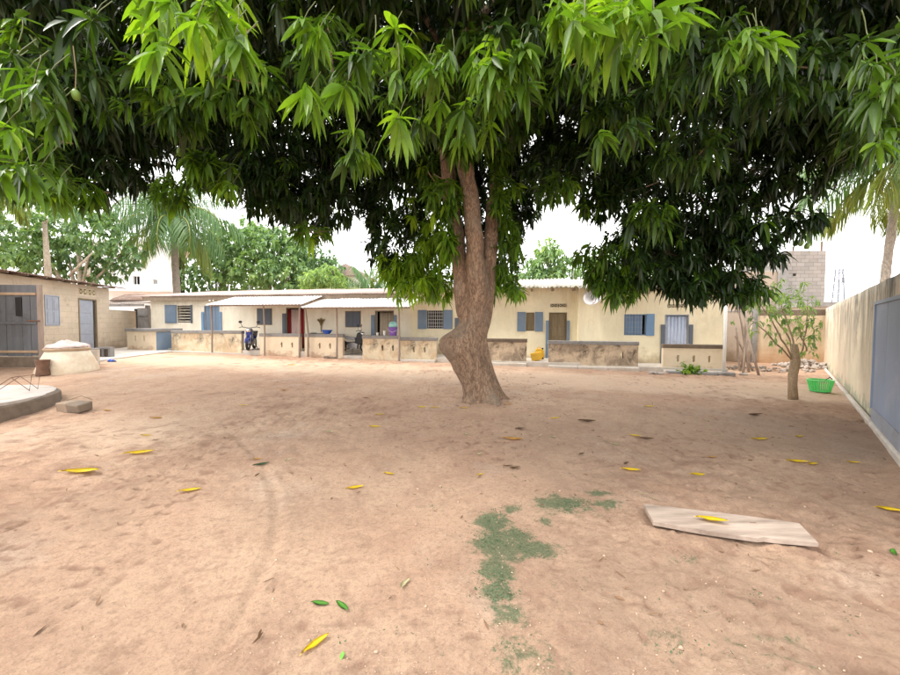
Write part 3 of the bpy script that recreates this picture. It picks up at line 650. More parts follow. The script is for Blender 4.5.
# apron slabs between small house and porch
b = MB()
for P4, zt in ((((74, 356), (100, 362), (172, 352.5), (150, 345)), .1), (((172, 352.5), (262, 355), (262, 350), (160, 347)), .08)):
    g = [ground(*q) for q in P4]; zz = max(q.z for q in g)+zt*.5; pts = [(q.x, q.y, -.1) for q in g]+[(q.x, q.y, q.z+zt*.6) for q in g]
    b.poly(pts, [(0, 1, 2, 3), (4, 5, 6, 7), (0, 1, 5, 4), (1, 2, 6, 5), (2, 3, 7, 6), (3, 0, 4, 7)])
tag(b.build('concrete_apron', 'pale_cement'), kind='structure')
# slab and stones under the right low wall
g = ground(735, 375.5); a = ground(668, 374)
t = thing('stone_kerb', 'row of grey kerb stones along the foot of the right hand low wall', 'kerb', HF.w(hx(701, -.45), -.45, g_at(hx(701, -.45), -.45)), HF.a)
x0, x1 = hx(669, -.5)-hx(701, -.45), hx(737, -.5)-hx(701, -.45)
for i in range(4):
    a = x0+(x1-x0)*i/4; MB().box(a+.01, a+(x1-x0)/4-.01, -.1, .1, -.05, .09+random.uniform(-.01, .01), .02).wobble(.01, 3, i).build('kerb_stone', 'cement', t)
# awning
awt = thing('awning', 'whitish corrugated lean-to awning on thin wooden posts over the porch', 'awning', HF.w(0, 0), HF.a)
def awn(px0, px1, yf, n0, n1=FN-.33, yb=297.0, dz=0.):
    s0, s1 = hx(px0, n0), hx(px1, n0); k = max(1, round((s1-s0)/.8)); ww = (s1-s0)/k
    za = hz((px0+px1)/2, yf, n0)+dz; zb_ = za+.42; sl = math.atan2(zb_-za, n1-n0); me = corr_mesh('awning_sheet', ww+.03, math.hypot(n1-n0, zb_-za), 6, .013, 'zinc')
    for i in range(k): inst('awning_sheet', me, awt, (s0+ww*i, n0+random.uniform(-.03, .02), za+.006*(i % 2)), (sl+random.uniform(-.006, .006), 0, random.uniform(-.005, .005)))
    MB().box(s0+.02, s1, n0+.12, n0+.18, za-.05, za+.0).build('beam', 'pole_wood', awt); MB().box(s0+.02, s1, (n0+n1)/2, (n0+n1)/2+.06, (za+zb_)/2-.08, (za+zb_)/2-.02).build('beam', 'pole_wood', awt)
    return za
za1 = awn(206, 301, 304.5, -.42); za2 = awn(300, 408, 307.0, -.5)
for px, pb, r_, lean in ((211.5, 351, .035, 0), (264, 354, .035, .02), (299, 356, .04, -.03), (307.5, 357, .04, .1), (336.5, 358, .04, 0), (399, 359.5, .035, 0)):
    n0 = -.3; s = hx(px, n0); zg = g_at(s, n0)-.05; zt = (za1 if px < 300 else za2)-.0
    MB().tube([(s, n0, zg), (s+.01, n0+.01, (zg+zt)/2), (s-lean, n0, zt)], [r_, r_*.9, r_*.85], 7).wobble(.008, 3, px).build('post', 'pole_wood', awt)
p = HF.w(hx(725.5, -.3), -.3); 
pl = thing('white_pole', 'white painted post standing at the right end of the low porch walls', 'post', (p.x, p.y, gz(p.x, p.y)))
MB().tube([(0, 0, -.05), (0, 0, 1.2), (-.01, 0, 2.55)], .045, 10).build('pole_shaft', 'white_paint', pl, True); MB().lathe([(.07, 0), (.07, .04), (.05, .06)], 10).build('pole_foot', 'pale_cement', pl)

# ------------------------------------------------------------------ small things on the porch
def lp(px, n, z=None, py=None):
    s = hx(px, n); q = HF.w(s, n); q.z = z if z is not None else hz(px, py, n); return q
zcop = hz(380, 335.5, -.12)
zc4 = hz(323, 334, -.12)
q = lp(393, -.04, hz(380.5, 335.5, -.12)+.002); t = thing('bucket', 'purple bucket with pale teal tub on top standing on the low wall', 'bucket', q)
MB().lathe([(.11, 0), (.13, .02), (.16, .28), (.17, .3), (.155, .3), (.12, .03), (.001, .03)], 18, cap=False).build('bucket_body', 'purple_plastic', t, True)
MB().lathe([(.12, .302), (.15, .31), (.15, .42), (.11, .46), (.10, .5), (.001, .5)], 18, cap=False).build('tub', 'teal_plastic', t, True)
MB().tube([(-.17, 0, .28), (-.18, -.04, .2), (0, -.19, .12), (.18, -.04, .2), (.17, 0, .28)], .006, 5).build('handle', 'white_plastic', t)
for px, lab, hgt in ((377.5, 'small dark rimmed white mug on the low wall, left of the purple bucket', .1), (384.5, 'taller white plastic cup on the low wall beside the purple bucket', .17)):
    q = lp(px, -.04, hz(380.5, 335.5, -.12)+.002); t = thing('cup', lab, 'cup', q, group='cups on the low wall'); MB().lathe([(.04, 0), (.055, hgt), (.048, hgt), (.035, .01), (.001, .01)], 14, cap=False).build('cup_body', 'white_plastic', t, True)
    MB().torus(.055, .006, 14, 5, Matrix.Translation((0, 0, hgt))).build('rim', 'white_plastic', t, True)
q = lp(327, -.04, zc4+.002); t = thing('basin', 'blue plastic bowl standing on the low wall under the broom', 'bowl', q)
MB().lathe([(.09, 0), (.14, .05), (.19, .14), (.205, .145), (.185, .135), (.13, .05), (.001, .02)], 20, cap=False).build('bowl_body', 'blue_plastic', t, True); MB().torus(.2, .008, 20, 5, Matrix.Translation((0, 0, .143))).build('rim', 'blue_plastic', t, True)
q = lp(316, -.04, zc4+.002); t = thing('metal_tray', 'dark flat tray lying on the low wall left of the blue bowl', 'tray', q, HF.a)
MB().box(-.32, .25, -.1, .12, 0, .02, .008).build('tray_plate', 'dark_board', t); MB().torus(.1, .012, 16, 5, Matrix.Translation((-.1, 0, .03))).build('pot_rim', 'black', t)
q = lp(321, FN-.05, hz(321, 329)); t = thing('broom', 'straw broom hanging bristles up on the porch wall', 'broom', q, HF.a)
b = MB()
for i in range(46):
    a = random.uniform(-.55, .55); L = random.uniform(.32, .42); x = math.sin(a)*L*1.0; b.tube([(random.uniform(-.012, .012), random.uniform(-.01, .01), .1), (x*.45, random.uniform(-.03, .01), .1+L*.55), (x, random.uniform(-.05, .01), .1+L*math.cos(a)*.9)], [.008, .009, .004], 4)
b.build('bristles', 'straw', t); MB().tube([(0, 0, -.12), (0, 0, .14)], [.018, .026], 8).build('binding', 'brown_wood', t)
def jerrycan(px, py, rz, lab):
    g = lp(px, py, g_at(hx(px, py), py)+.02); t = thing('jerrycan', lab, 'jerrycan', (g.x, g.y, g.z+.14), rz, 'yellow jerrycans on the porch step')
    o = MB().prism([(-.13, 0), (.13, 0), (.14, .04), (.14, .3), (.10, .36), (-.02, .38), (-.13, .38), (-.14, .33), (-.14, .04)], -.09, .09, Matrix.Rotation(PI/2, 4, 'X') @ Matrix.Translation((0, 0, 0))).build('can_body', 'yellow_plastic', t)
    md = o.modifiers.new('bevel', 'BEVEL'); md.width = .02; md.segments = 2
    MB().tube([(-.08, 0, .38), (-.08, 0, .43), (.03, 0, .43), (.05, 0, .36)], .014, 7).build('handle', 'yellow_plastic', t); MB().lathe([(.03, .35), (.03, .41), (.001, .415)], 12, (.1, 0, 0)).build('cap', 'black', t)
    return t
g = jerrycan(531.5, .25, .3, 'yellow jerrycan lying on its side on the porch step'); g.rotation_euler = (0, R(78), HF.a); g.location.z += .1
g = jerrycan(540, .75, -.3, 'yellow jerrycan standing behind the lying one on the porch step')
# fallen dark sandals / stones near the porch
for i, (px, py, sx) in enumerate(((334, 358.6, .1), (326.5, 358.2, .09), (331, 358.5, .08), (652, 373.5, .1), (657, 374, .08), (661, 374.5, .07), (743, 375, .12), (128, 356, .1))):
    g = ground(px, py); o = MB().box(-sx, sx, -.06, .06, -.02, .07, .03).wobble(.03, 6, i).build('stone', 'dark_cement' if i < 3 else 'stone', None, loc=g)
    tag(o, ['dark flat stone at the foot of the wall below the blue bowl, rightmost of three', 'dark flat stone at the foot of the wall below the blue bowl, leftmost of three', 'dark flat stone at the foot of the wall below the blue bowl, middle of three',
            'grey stone on the sand before the blue curtained door, leftmost of three', 'grey stone on the sand before the blue curtained door, middle of three', 'grey stone on the sand before the blue curtained door, rightmost of three',
            'loose stone beside the foot of the leaning poles', 'dark stone at the edge of the apron by the boxed low wall'][i], 'stone')

# ------------------------------------------------------------------ motorbikes
def motorbike(label, loc, rz, paint, seatm, group='motorbikes parked on the porch'):
    t = thing('motorbike', label, 'motorbike', loc, rz, group)       # front towards +x
    for x in (.62, -.6):
        mt = Matrix.Translation((x, 0, .29)) @ Matrix.Rotation(PI/2, 4, 'X'); wv = MB().torus(.25, .045, 28, 8, mt).build('wheel', 'rubber', t, True)
        MB().torus(.2, .015, 24, 6, mt).build('rim', 'chrome', wv, True); b = MB()
        for k in range(12): a = 2*PI*k/12; b.tube([(x, 0, .29), (x+.2*math.cos(a), 0, .29+.2*math.sin(a))], .004, 4)
        b.lathe([(.04, -.05), (.04, .05)], 10, m=mt); b.build('spokes', 'steel', wv)
    for y in (-.07, .07): MB().tube([(.62, y, .29), (.5, y, .62), (.38, y, .98)], .02, 7).build('fork', 'steel', t)
    o = MB().prism([(.46, .42), (.5, .78), (.36, .96), (.22, .92), (.1, .52), (-.3, .5), (-.75, .78), (-.72, .66), (-.35, .38), (.1, .34), (.28, .4)], -.1, .1, Matrix.Rotation(PI/2, 4, 'X')).build('body_panel', paint, t)
    m = o.modifiers.new('bevel', 'BEVEL'); m.width = .035; m.segments = 3
    o = MB().prism([(.12, .72), (-.15, .74), (-.62, .86), (-.68, .8), (-.3, .64), (.1, .6)], -.13, .13, Matrix.Rotation(PI/2, 4, 'X')).build('seat', seatm, t); m = o.modifiers.new('bevel', 'BEVEL'); m.width = .035; m.segments = 3
    MB().lathe([(.001, .05), (.07, .04), (.095, 0), (.085, -.07), (.04, -.12), (.001, -.13)], 16, m=Matrix.Translation((.5, 0, .88)) @ Matrix.Rotation(PI/2, 4, 'Y'), cap=False).build('headlight', 'mirror', t, True)
    MB().tube([(.25, -.34, 1.0), (.33, -.25, 1.04), (.37, 0, .99), (.33, .25, 1.04), (.25, .34, 1.0)], .014, 7).build('handlebar', 'black', t)
    for y in (-1, 1):
        mr = MB().tube([(.33, .22*y, 1.03), (.32, .28*y, 1.22)], .008, 5).build('mirror_stalk', 'black', t); MB().lathe([(.055, 0), (.06, .012), (.03, .02), (.001, .022)], 14, m=Matrix.Translation((.33, .29*y, 1.26)) @ Matrix.Rotation(-PI/2, 4, 'Y')).build('mirror', 'black', mr)
    MB().prism([(.9, .34), (.84, .5), (.66, .58), (.48, .54), (.47, .5), (.64, .54), (.8, .47), (.87, .34)], -.06, .06, Matrix.Rotation(PI/2, 4, 'X')).build('front_mudguard', paint, t)
    MB().prism([(-.2, .22), (.2, .2), (.24, .42), (.05, .5), (-.25, .44)], -.12, .12, Matrix.Rotation(PI/2, 4, 'X')).build('engine', 'steel', t)
    MB().tube([(.15, -.12, .25), (-.1, -.14, .2), (-.8, -.17, .32)], [.02, .03, .045], 9).build('exhaust', 'chrome', t, True)
    MB().tube([(-.05, .1, .3), (-.1, .2, .02)], .012, 6).build('stand', 'black', t); MB().box(-.78, -.7, -.06, .06, .6, .7, .01).build('tail_lamp', 'red_cloth', t)
    return t
p = lp(251, .35, g_at(hx(251, .35), .35)+.16); motorbike('blue motorbike parked between two low walls under the awning', p, HF.a+R(-62), 'motor_blue', 'black').scale = (.92, 1.1, .88)
p = lp(353, .6, g_at(hx(353, .6), .6)+.14); motorbike('dark motorbike with light grey seat cover, in the porch gap by the water bucket', p, HF.a+R(8), 'black', 'seat_grey').scale = (.82, .82, .86)

# ------------------------------------------------------------------ small house on the left
def sx_(px, n=0): return SF.hit(px, 320, n)[0]
def sz(px, py, n=0): return SF.hit(px, py, n)[1]
sh = thing('small_house', 'small worn plaster house with rusty roof edge and grey panelled door at left', 'house', SF.w(0, 0), SF.a)
zt = sz(90, 286)
dS = (sx_(79.5), sx_(96), .42, sz(88, 300)); wS = (sx_(45), sx_(59.5), sz(52, 325.5), sz(52, 295.5)); vS = (sx_(79.5), sx_(97), sz(88, 295), sz(88, 289.3))
wall_bm(-8, 0, 0, zt, 0, .18, [dS, wS, vS]).build('front_wall', 'worn_plaster', sh)
b = MB(); b.box(-8, 0, 3.6, 3.78, 0, zt); b.box(-.18, 0, .181, 3.6, 0, zt); b.box(-8, -7.82, .181, 3.6, 0, zt); b.build('side_wall', 'worn_plaster', sh)
MB().box(-7.6, -.3, 1.5, 1.56, .2, zt-.1).build('inner_wall', 'interior_shade', sh)
s0, s1, z0, z1 = dS; d = frame_bm(dS, -.02, .12, .045).build('door', 'brown_wood', sh); l = MB().box(s0+.005, s1-.11, .03, .07, z0, z1-.01).build('door_leaf', 'lilac_paint', d)
for j in range(4): q0 = z0+.35+j*(z1-z0-.45)/4; MB().box(s0+.06, s1-.2, .018, .031, q0, q0+(z1-z0-.45)/4-.09, .006).build('door_panel', 'lilac_paint', l)
s0, s1, z0, z1 = wS; w = frame_bm((s0+.03, s1-.03, z0+.03, z1-.03), -.02, .1, .035).build('window', 'lilac_paint', sh); mid = (s0+s1)/2
for a, b_ in ((s0+.035, mid-.004), (mid+.004, s1-.035)):
    q = MB().box(a, b_, -.01, .03, z0+.035, z1-.035).build('shutter', 'lilac_paint', w)
    for k in (0, 1): z = z0+.1+k*(z1-z0-.14)/2; MB().box(a+.05, b_-.05, -.02, -.0095, z, z+(z1-z0-.28)/2, .004).build('shutter_panel', 'lilac_paint', q)
vents(vS, sh, 0)
roof_sheets(sh, -8.2, .35, -.4, zt+.05, 4.5, R(6), 'rusty_zinc', .016, 8)
rme = MB().box(-.035, .035, -.32, .1, zt+.002, zt+.045).mesh('rafter', 'grey_wood')
for i in range(12): inst('rafter', rme, sh, (-7.8+(-.2-(-7.8))*i/(12-1), 0, 0))
q = SF.w(sx_(50, -.1), -.1, sz(50, 320)); 
# lean-to behind and above it
sb = thing('back_shed', 'taller shed with curled corrugated roof edge showing above the small house', 'shed', SF.w(-6.5, 4.3), SF.a)
zz = at(0, 257, 18).z
MB().box(-2.5, 4.2, .2, 3, 0, zz-.35).build('shed_wall', 'dark_cement', sb)
me = corr_mesh('roof_sheet', .9, 3.8, 6, .035, 'asbestos')
for i in range(8): inst('roof_sheet', me, sb, (-2.8+.87*i, -.5, zz+.12-.085*i+.01*(i % 2)), (R(7), R(5.5), 0))
MB().box(-2.8, 4.2, -.2, -.12, -.05, .04, m=Matrix.Translation((0, 0, zz-.02)) @ Matrix.Rotation(R(5.6), 4, 'Y')).build('edge_beam', 'dark_board', sb)
# side yard wall between small house and long house
a = SF.w(0.05, .25); bpt = HF.w(hx(136, FN+.3), FN+.3)
dv = bpt-a; L = dv.length; t = thing('yard_wall', 'low worn wall closing the passage between small house and long house', 'wall', (a.x, a.y, 0), math.atan2(dv.y, dv.x))
zt = at(125, 311, 16.5).z; MB().box(0, L, 0, .15, 0, zt, .01).build('wall_body', 'worn_plaster', t); MB().box(0, L, -.01, .16, zt+.001, zt+.04, .005).build('coping', 'pale_cement', t)
q = HF.w(hx(137.5, FN+.1), FN+.1); x1 = hx(148, FN+.1)-hx(137.5, FN+.1)
t = thing('sheet_gate', 'upright grey steel sheet closing the dark passage beside the long house', 'gate', (q.x, q.y, gz(q.x, q.y)), HF.a); H = hz(142, 308, FN+.1)-gz(q.x, q.y)
MB().box(0, x1, 0, .03, .02, H, .01).build('sheet', 'cement', t); b = MB(); b.box(.02, x1-.02, -.03, -.001, .3, .36); b.box(.02, x1-.02, -.03, -.001, H-.4, H-.34); b.build('rail', 'steel', t)
# low shed roof in the passage
q = at(128, 330, 19); t = thing('passage_shed', 'low shed with grey sheet roof and dark opening behind the passage', 'shed', (q.x, q.y, 0), HF.a)
zz = at(128, 303.5, 19).z; MB().box(-1.6, 1.3, 1.6, 1.7, 0, zz-.2).build('shed_wall', 'interior_shade', t); b = MB(); b.box(-1.55, -1.4, 0, .15, 0, zz-.1); b.box(1.1, 1.25, 0, .15, 0, zz-.1); b.build('shed_post', 'cement', t)
me = corr_mesh('roof_sheet', .75, 2.6, 5, .03, 'asbestos')
for i in range(4): inst('roof_sheet', me, t, (-1.6+.73*i, -.3, zz+.01*(i % 2)), (R(7), 0, 0))
MB().box(-1.6, 1.3, -.25, -.2, zz-.16, zz-.04).build('beam', 'cement', t); MB().tube([(-1.6, -.45, zz-.1), (-1.3, -.45, zz-.1)], .22, 14).build('drum', 'steel', t)
o = MB().lathe([(.001, .45), (.5, .4), (1.0, .15), (1.15, 0)], 18).build('arched_cover', 'rusty_zinc', t, True, loc=(-.9, 1.2, zz+.15))
# gate on the left
gp = at(41.5, 350, 10.1); tg = thing('board_gate', 'dark weathered board gate with tan rails standing open at the left edge', 'gate', (gp.x, gp.y, gz(gp.x, gp.y)), R(2))
gz0 = gz(gp.x, gp.y); zt = at(20, 285, 10.1).z-gz0; zr1 = at(20, 294, 10.1).z-gz0; zr2 = at(20, 323, 10.1).z-gz0; zr3 = at(20, 351.5, 10.1).z-gz0; zlow = zr3-.12
MB().box(-.05, .05, -.04, .04, -.1, zt+.02, .01).build('gate_post', 'pole_wood', tg)
x = -.055
for i in range(9):
    wd = random.uniform(.19, .24); MB().box(x-wd+.006, x-.003, -.012, .012, zlow+random.uniform(-.02, .02), zt-.22, .003).build('plank', 'dark_board', tg, loc=(0, random.uniform(-.004, .004), 0)); x -= wd
MB().box(x, -.06, -.016, .016, zt-.215, zt).build('top_board', 'dark_board', tg)
for zz, mt in ((zr1, 'tan_rail'), (zr2, 'dark_board'), (zr3, 'tan_rail')): MB().box(x, -.055, -.05, -.017, zz-.035, zz+.035, .005).build('rail', mt, tg)
MB().box(x, -.055, -.01, .02, .02, zlow-.03).build('bottom_board', 'dark_cement', tg)
MB().box(-.3, .04, -.075, -.052, zr2+.04, zr2+.08, .006).build('bolt', 'rust', tg)
o = MB().box(-.62, -.45, -.026, -.013, zr2+.18, zr2+.7).wobble(.02, 5).build('patch', 'black', tg)
# rusty pot and cistern
g = ground(43, 375.5); t = thing('rusty_drum', 'short rusty brown drum leaning by the cistern below the gate post', 'drum', g); t.scale = (.66, .66, .95)
MB().lathe([(.18, 0), (.2, .02), (.16, .2), (.2, .38), (.21, .4), (.19, .4), (.15, .2), (.001, .1)], 16, cap=False).wobble(.02, 4).build('drum_body', 'rust', t, True); MB().torus(.205, .012, 16, 5, Matrix.Translation((0, 0, .4))).build('rim', 'rust', t, True)
g = ground(69, 374); g.y += .45; g.x -= .48
t = thing('cistern', 'squat rounded cream plastered cistern topped with crumpled pale sacks', 'cistern', g)
zt = .62
MB().lathe([(.64, -.05), (.62, .05), (.57, .2), (.50, .38), (.42, .55), (.4, .6), (.001, .6)], 28, cap=False).wobble(.015, 2).build('cistern_body', 'pale_cream_plaster', t, True)
MB().lathe([(.44, .57), (.46, .6), (.46, .63), (.42, .65), (.001, .65)], 28, cap=False).wobble(.015, 3).build('rim', 'tan_rail', t, True)
def cloth_heap(name, r, h, mat, loc, seed, label, parent=None):
    n = 30; b = MB(); rings = [[b.bm.verts.new((0, 0, h))]*1]
    prev = None; top = b.bm.verts.new((0, 0, h))
    for j in range(1, 9):
        rr = r*j/8; ring = []
        for k in range(n):
            a = 2*PI*k/n; p = Vector((math.cos(a), math.sin(a), 0))*rr*(1+.22*mnoise.noise(Vector((math.cos(a)*1.5+seed, math.sin(a)*1.5, 0))))
            z = h*(1-(j/8)**2.2)+.07*mnoise.noise(p*7+Vector((seed, 0, 0)))+.03*mnoise.noise(p*18); ring.append(b.bm.verts.new((p.x, p.y, max(z, .0 if j < 8 else -.03))))
        for k in range(n):
            if prev is None: b.bm.faces.new((top, ring[k], ring[(k+1) % n]))
            else: b.bm.faces.new((prev[k], ring[k], ring[(k+1) % n], prev[(k+1) % n]))
        prev = ring
    b.bm.faces.new(prev[::-1]); b.bm.verts.remove(rings[0][0])
    o = b.build(name, mat, parent, True, loc=loc); return tag(o, label, 'sack') if parent is None else o
cloth_heap('sack', .44, .16, 'pink_cloth', g+Vector((0, 0, .655)), 3, 'pale pinkish sack heaped over the top of the round cistern')
q = ground(84, 362); cloth_heap('sack', .4, .3, 'beige_cloth', Vector((q.x-.1, q.y, q.z)), 5, 'beige sack lying on the ground behind the round cistern')
q = ground(95.5, 364.5); t = thing('concrete_post', 'short pale concrete post upright beside the cistern', 'post', q, .2); MB().box(-.09, .09, -.06, .06, -.05, .45, .012).wobble(.008, 4).build('post_body', 'pale_cement', t); MB().box(-.1, .1, -.07, .07, .451, .475, .008).build('cap', 'cement', t)
q = ground(105, 358); t = thing('concrete_block', 'grey concrete block standing by the apron in front of the small house door', 'block', q, .15)
wall_bm(-.22, .22, -.03, .36, -.1, .1, [(-.16, -.03, .05, .3), (.03, .16, .05, .3)]).build('block_body', 'cement', t); MB().box(-.2, .2, -.03, .09, 0, .34).build('block_core', 'dark_cement', t)
q = ground(113, 361.8); tag(cloth_heap('rag', .13, .05, 'blue_plastic', q, 9, 'x'), 'small crumpled blue rag on the sand near the apron', 'rag')
# round well slab with wire rack, broken block beside it
b = MB(); cx, cy, rr = -8.62, 5.85, 1.68
t = thing('well_slab', 'low round concrete slab with a pale worn top at the left edge', 'concrete slab', (cx, cy, gz(cx, cy)))
MB().lathe([(rr, -.15), (rr*.995, .06), (rr*.985, .22), (rr*.96, .25), (.001, .25)], 64, cap=False).wobble(.035, 1.6).build('slab_rim', 'dark_cement', t)
MB().lathe([(rr*.965, .2), (rr*.962, .262), (rr*.94, .272), (.001, .272)], 64, cap=False).wobble(.02, 2.2).build('slab_top', 'asbestos', t)
g = at(18, 391, 1); p = ground(18, 391)
dd = ray(18, 392); k = (gz(cx, cy)+.27-CAM_H)/dd.z; p = Vector((dd.x*k, dd.y*k, gz(cx, cy)+.27))
t = thing('wire_rack', 'bent rusty wire frame standing on the round slab', 'wire rack', p, .3)
MB().tube([(-.42, 0, 0), (-.1, .02, .26), (.16, 0, .02), (.2, 0, .3), (-.05, .02, .27)], .008, 5).build('front_wire', 'rust', t); MB().tube([(-.42, .2, 0), (-.1, .22, .26), (.16, .2, .02), (.2, .2, .3)], .007, 5).build('back_wire', 'rust', t)
b = MB()
for a, c in (((-.1, .02, .26), (-.1, .22, .26)), ((.2, 0, .3), (.2, .2, .3)), ((-.42, 0, 0), (-.42, .2, 0))): b.tube([a, c], .007, 5)
b.build('cross_wires', 'rust', t)
g = ground(75, 411); t = thing('broken_block', 'broken tan and brown block lying tilted on the sand beside the round slab', 'block', g+Vector((0, 0, .05)), -.25); t.rotation_euler = (R(6), R(-4), R(-14))
MB().box(-.27, .0, -.11, .11, -.06, .12, .015).wobble(.025, 5).build('block_half', 'grey_plaster', t); MB().box(.001, .28, -.12, .11, -.06, .10, .02).wobble(.03, 6, 3).build('block_half', 'dark_cement', t, label='dark brown broken half')
g = ground(57, 405); tag(MB().tube([(0, 0, .02), (.2, .25, .12), (.35, .3, .04)], .006, 5).build('twig', 'brown_wood', None, loc=g), 'thin twig arching between the round slab and the broken block', 'twig')

# ------------------------------------------------------------------ boundary wall, back wall, block building
L = 24.0; rw = thing('boundary_wall', 'tall stained boundary wall running along the right side of the yard', 'wall', RF.w(0, 0), RF.a)
zt0 = RF.hit(840, 302)[1]; zt1 = RF.hit(899, 273)[1]; Lr = 16.5
b = MB(); k = 40
for i in range(k):
    pass
cols = [Lr*i/60 for i in range(61)]; vs = []
def wtop(s): return (zt0+zt1)/2+.02*mnoise.noise(Vector((s*.7, 0, 0)))+.012*mnoise.noise(Vector((s*4, 2, 0)))
rowsz = 14; G = {}
for i, s in enumerate(cols):
    for j in range(rowsz+1):
        z = -.1+(wtop(s)+.1)*j/rowsz; G[i, j] = b.bm.verts.new((s, .012*mnoise.noise(Vector((s*.9, z*1.3, 4))), z))
    G[i, 'b'] = b.bm.verts.new((s, .16, wtop(s))); G[i, 'c'] = b.bm.verts.new((s, .16, -.1))
for i in range(60):
    for j in range(rowsz): b.bm.faces.new((G[i, j], G[i+1, j], G[i+1, j+1], G[i, j+1]))
    b.bm.faces.new((G[i, rowsz], G[i+1, rowsz], G[i+1, 'b'], G[i, 'b'])); b.bm.faces.new((G[i, 'b'], G[i+1, 'b'], G[i+1, 'c'], G[i, 'c']))
b.bm.faces.new([G[60, j] for j in range(rowsz+1)]+[G[60, 'b'], G[60, 'c']])
b.build('wall_body', 'boundary_plaster', rw, True)
MB().box(0, Lr, -.1, -.02, -.1, .1, .02).wobble(.015, 2).build('footing', 'pale_cement', rw)
sb0 = RF.hit(881, 330)[0]; ztb = RF.hit(884, 301)[1]
o = thing('blue_gate', 'large blue grey steel gate leaf set against the right boundary wall', 'gate', RF.w(sb0, -.06), RF.a)
for i in range(4): MB().box(i*.95+.004, i*.95+.946, 0, .03, .32, ztb-.01, .006).build('gate_sheet', 'gate_blue', o)
b = MB(); b.box(-.02, 3.84, -.02, -.0005, ztb-.05, ztb); b.box(-.02, .02, -.02, .03, .3, ztb-.052); b.build('gate_frame', 'gate_blue', o); MB().box(-.02, 3.84, -.005, .04, .1, .318).build('sill', 'lilac_paint', o)
# back wall
A = Vector((14.9, 14.7, 0)); B = Vector((12.75, 15.35, 0)); C_ = Vector((9.0, 16.4, 0))
t = thing('back_wall', 'peach wall closing the yard beyond the small tree, reddish at its foot', 'wall', B, math.atan2(A.y-B.y, A.x-B.x)); L = (A-B).length
zz = at(790, 315.5, 15).z; MB().box(0, L, 0, .18, -.05, zz).build('wall_body', 'peach_plaster', t)
nb = 6
for i in range(nb): MB().box(i*L/nb+.005, (i+1)*L/nb-.005, .0, .18, zz+.002, zz+.24+random.uniform(-.01, .01), .008).build('block', 'dark_cement', t)
t = thing('back_wall', 'bare greyish wall behind the leaning poles, left of the peach wall', 'wall', C_, math.atan2(B.y-C_.y, B.x-C_.x)); L = (B-C_).length
MB().box(0, L-.2, 0, .18, -.05, zz+.15).build('wall_body', 'grey_plaster', t); MB().box(L-.18, L-.01, -.06, .2, -.05, zz+.3, .01).build('pillar', 'cement', t); MB().box(0, L-.2, -.01, .19, zz+.152, zz+.2).build('coping', 'cement', t)
# block building behind
q0 = at(787, 300, 20); q1 = at(822, 300, 20); zt = at(805, 251, 20).z
t = thing('block_building', 'unfinished grey block building rising behind the peach back wall', 'building', (q0.x, q0.y, 0), R(-4))
L = q1.x-q0.x
wall_bm(0, L, 0, zt, 0, .25, [(.25, .42, zt-1.35, zt-1.2)]).build('tower_wall', 'blockwork', t); MB().box(0, .25, .251, 4, 0, zt-.002).build('side_wall', 'blockwork', t); MB().box(L-.25, L, .251, 4, 0, zt-.001).build('side_wall', 'blockwork', t)
MB().box(L-.16, L-.1, .1, .16, zt, zt+.5).build('starter_bar', 'rust', t); MB().box(.3, .36, .1, .16, zt, zt+.25).build('starter_bar', 'rust', t)
zl = at(765, 271, 20).z; wall_bm(-3.2, -.45, 0, zl, .1, .3, [(-2.5, -1.5, zl-1.5, zl-.7)]).build('wing_wall', 'grey_plaster', t); MB().box(-.44, -.02, -.08, .3, 0, zt-.75).build('column', 'cement', t)
MB().box(-3.1, -.5, 2.4, 2.5, 0, zl-.3).build('inner_wall', 'cement', t); MB().box(-3.2, L+.05, .26, 4, zl-.25, zl-.12).build('floor_slab', 'cement', t)
q = at(822, 304, 17.5); q2 = at(846, 304, 17.5); t = thing('slab_roof', 'low grey concrete roof edge just above the far corner of the boundary wall', 'roof', (q.x, q.y, 0), 0)
MB().box(-.4, q2.x-q.x+1, 0, 2, q.z-.12, q.z+.1).build('slab', 'cement', t); MB().box(-.35, q2.x-q.x+.9, .1, 1.9, 0, q.z-.121).build('wall_body', 'grey_plaster', t)
# white building on the left
q0 = at(97, 300, 30); q1 = at(150, 300, 30); zt = at(120, 243, 30).z; L = q1.x-q0.x
t = thing('white_building', 'white multi storey building beyond the passage, under the palm', 'building', (q0.x, q0.y, 0), R(12))
def ww_(px0, px1, py0, py1): a = at(px0, py1, 30); b = at(px1, py0, 30); return (a.x-q0.x, b.x-q0.x, a.z, b.z)
wh = [ww_(146, 149.5, 278, 283), ww_(128, 134, 275, 284), ww_(110, 115, 262, 270), ww_(128, 134, 256, 264)]
wall_bm(-1, L+1.5, 0, zt, 0, .3, wh).build('front_wall', 'white_plaster', t); MB().box(-1, L+1.5, 1.2, 1.3, 0, zt).build('inner_wall', 'interior_shade', t); MB().box(-1.2, L+1.7, -.2, 6, zt, zt+.25).build('roof_slab', 'white_plaster', t)
for r in wh: f = frame_bm((r[0]+.04, r[1]-.04, r[2]+.04, r[3]-.04), .05, .12, .04).build('window', 'white_paint', t); MB().box((r[0]+r[1])/2-.02, (r[0]+r[1])/2+.02, .06, .1, r[2], r[3]).build('mullion', 'white_paint', f)
MB().box(-1, L+1.5, -.7, 0, at(120, 290, 30).z-.1, at(120, 290, 30).z+.1).build('canopy', 'white_plaster', t)
q0 = at(328, 290, 34); q1 = at(366, 290, 34); zt = at(345, 276, 34).z; L = q1.x-q0.x
t = thing('far_house', 'far pale roofed house between the round bush and the fan of palm fronds', 'house', (q0.x, q0.y, 0), 0)
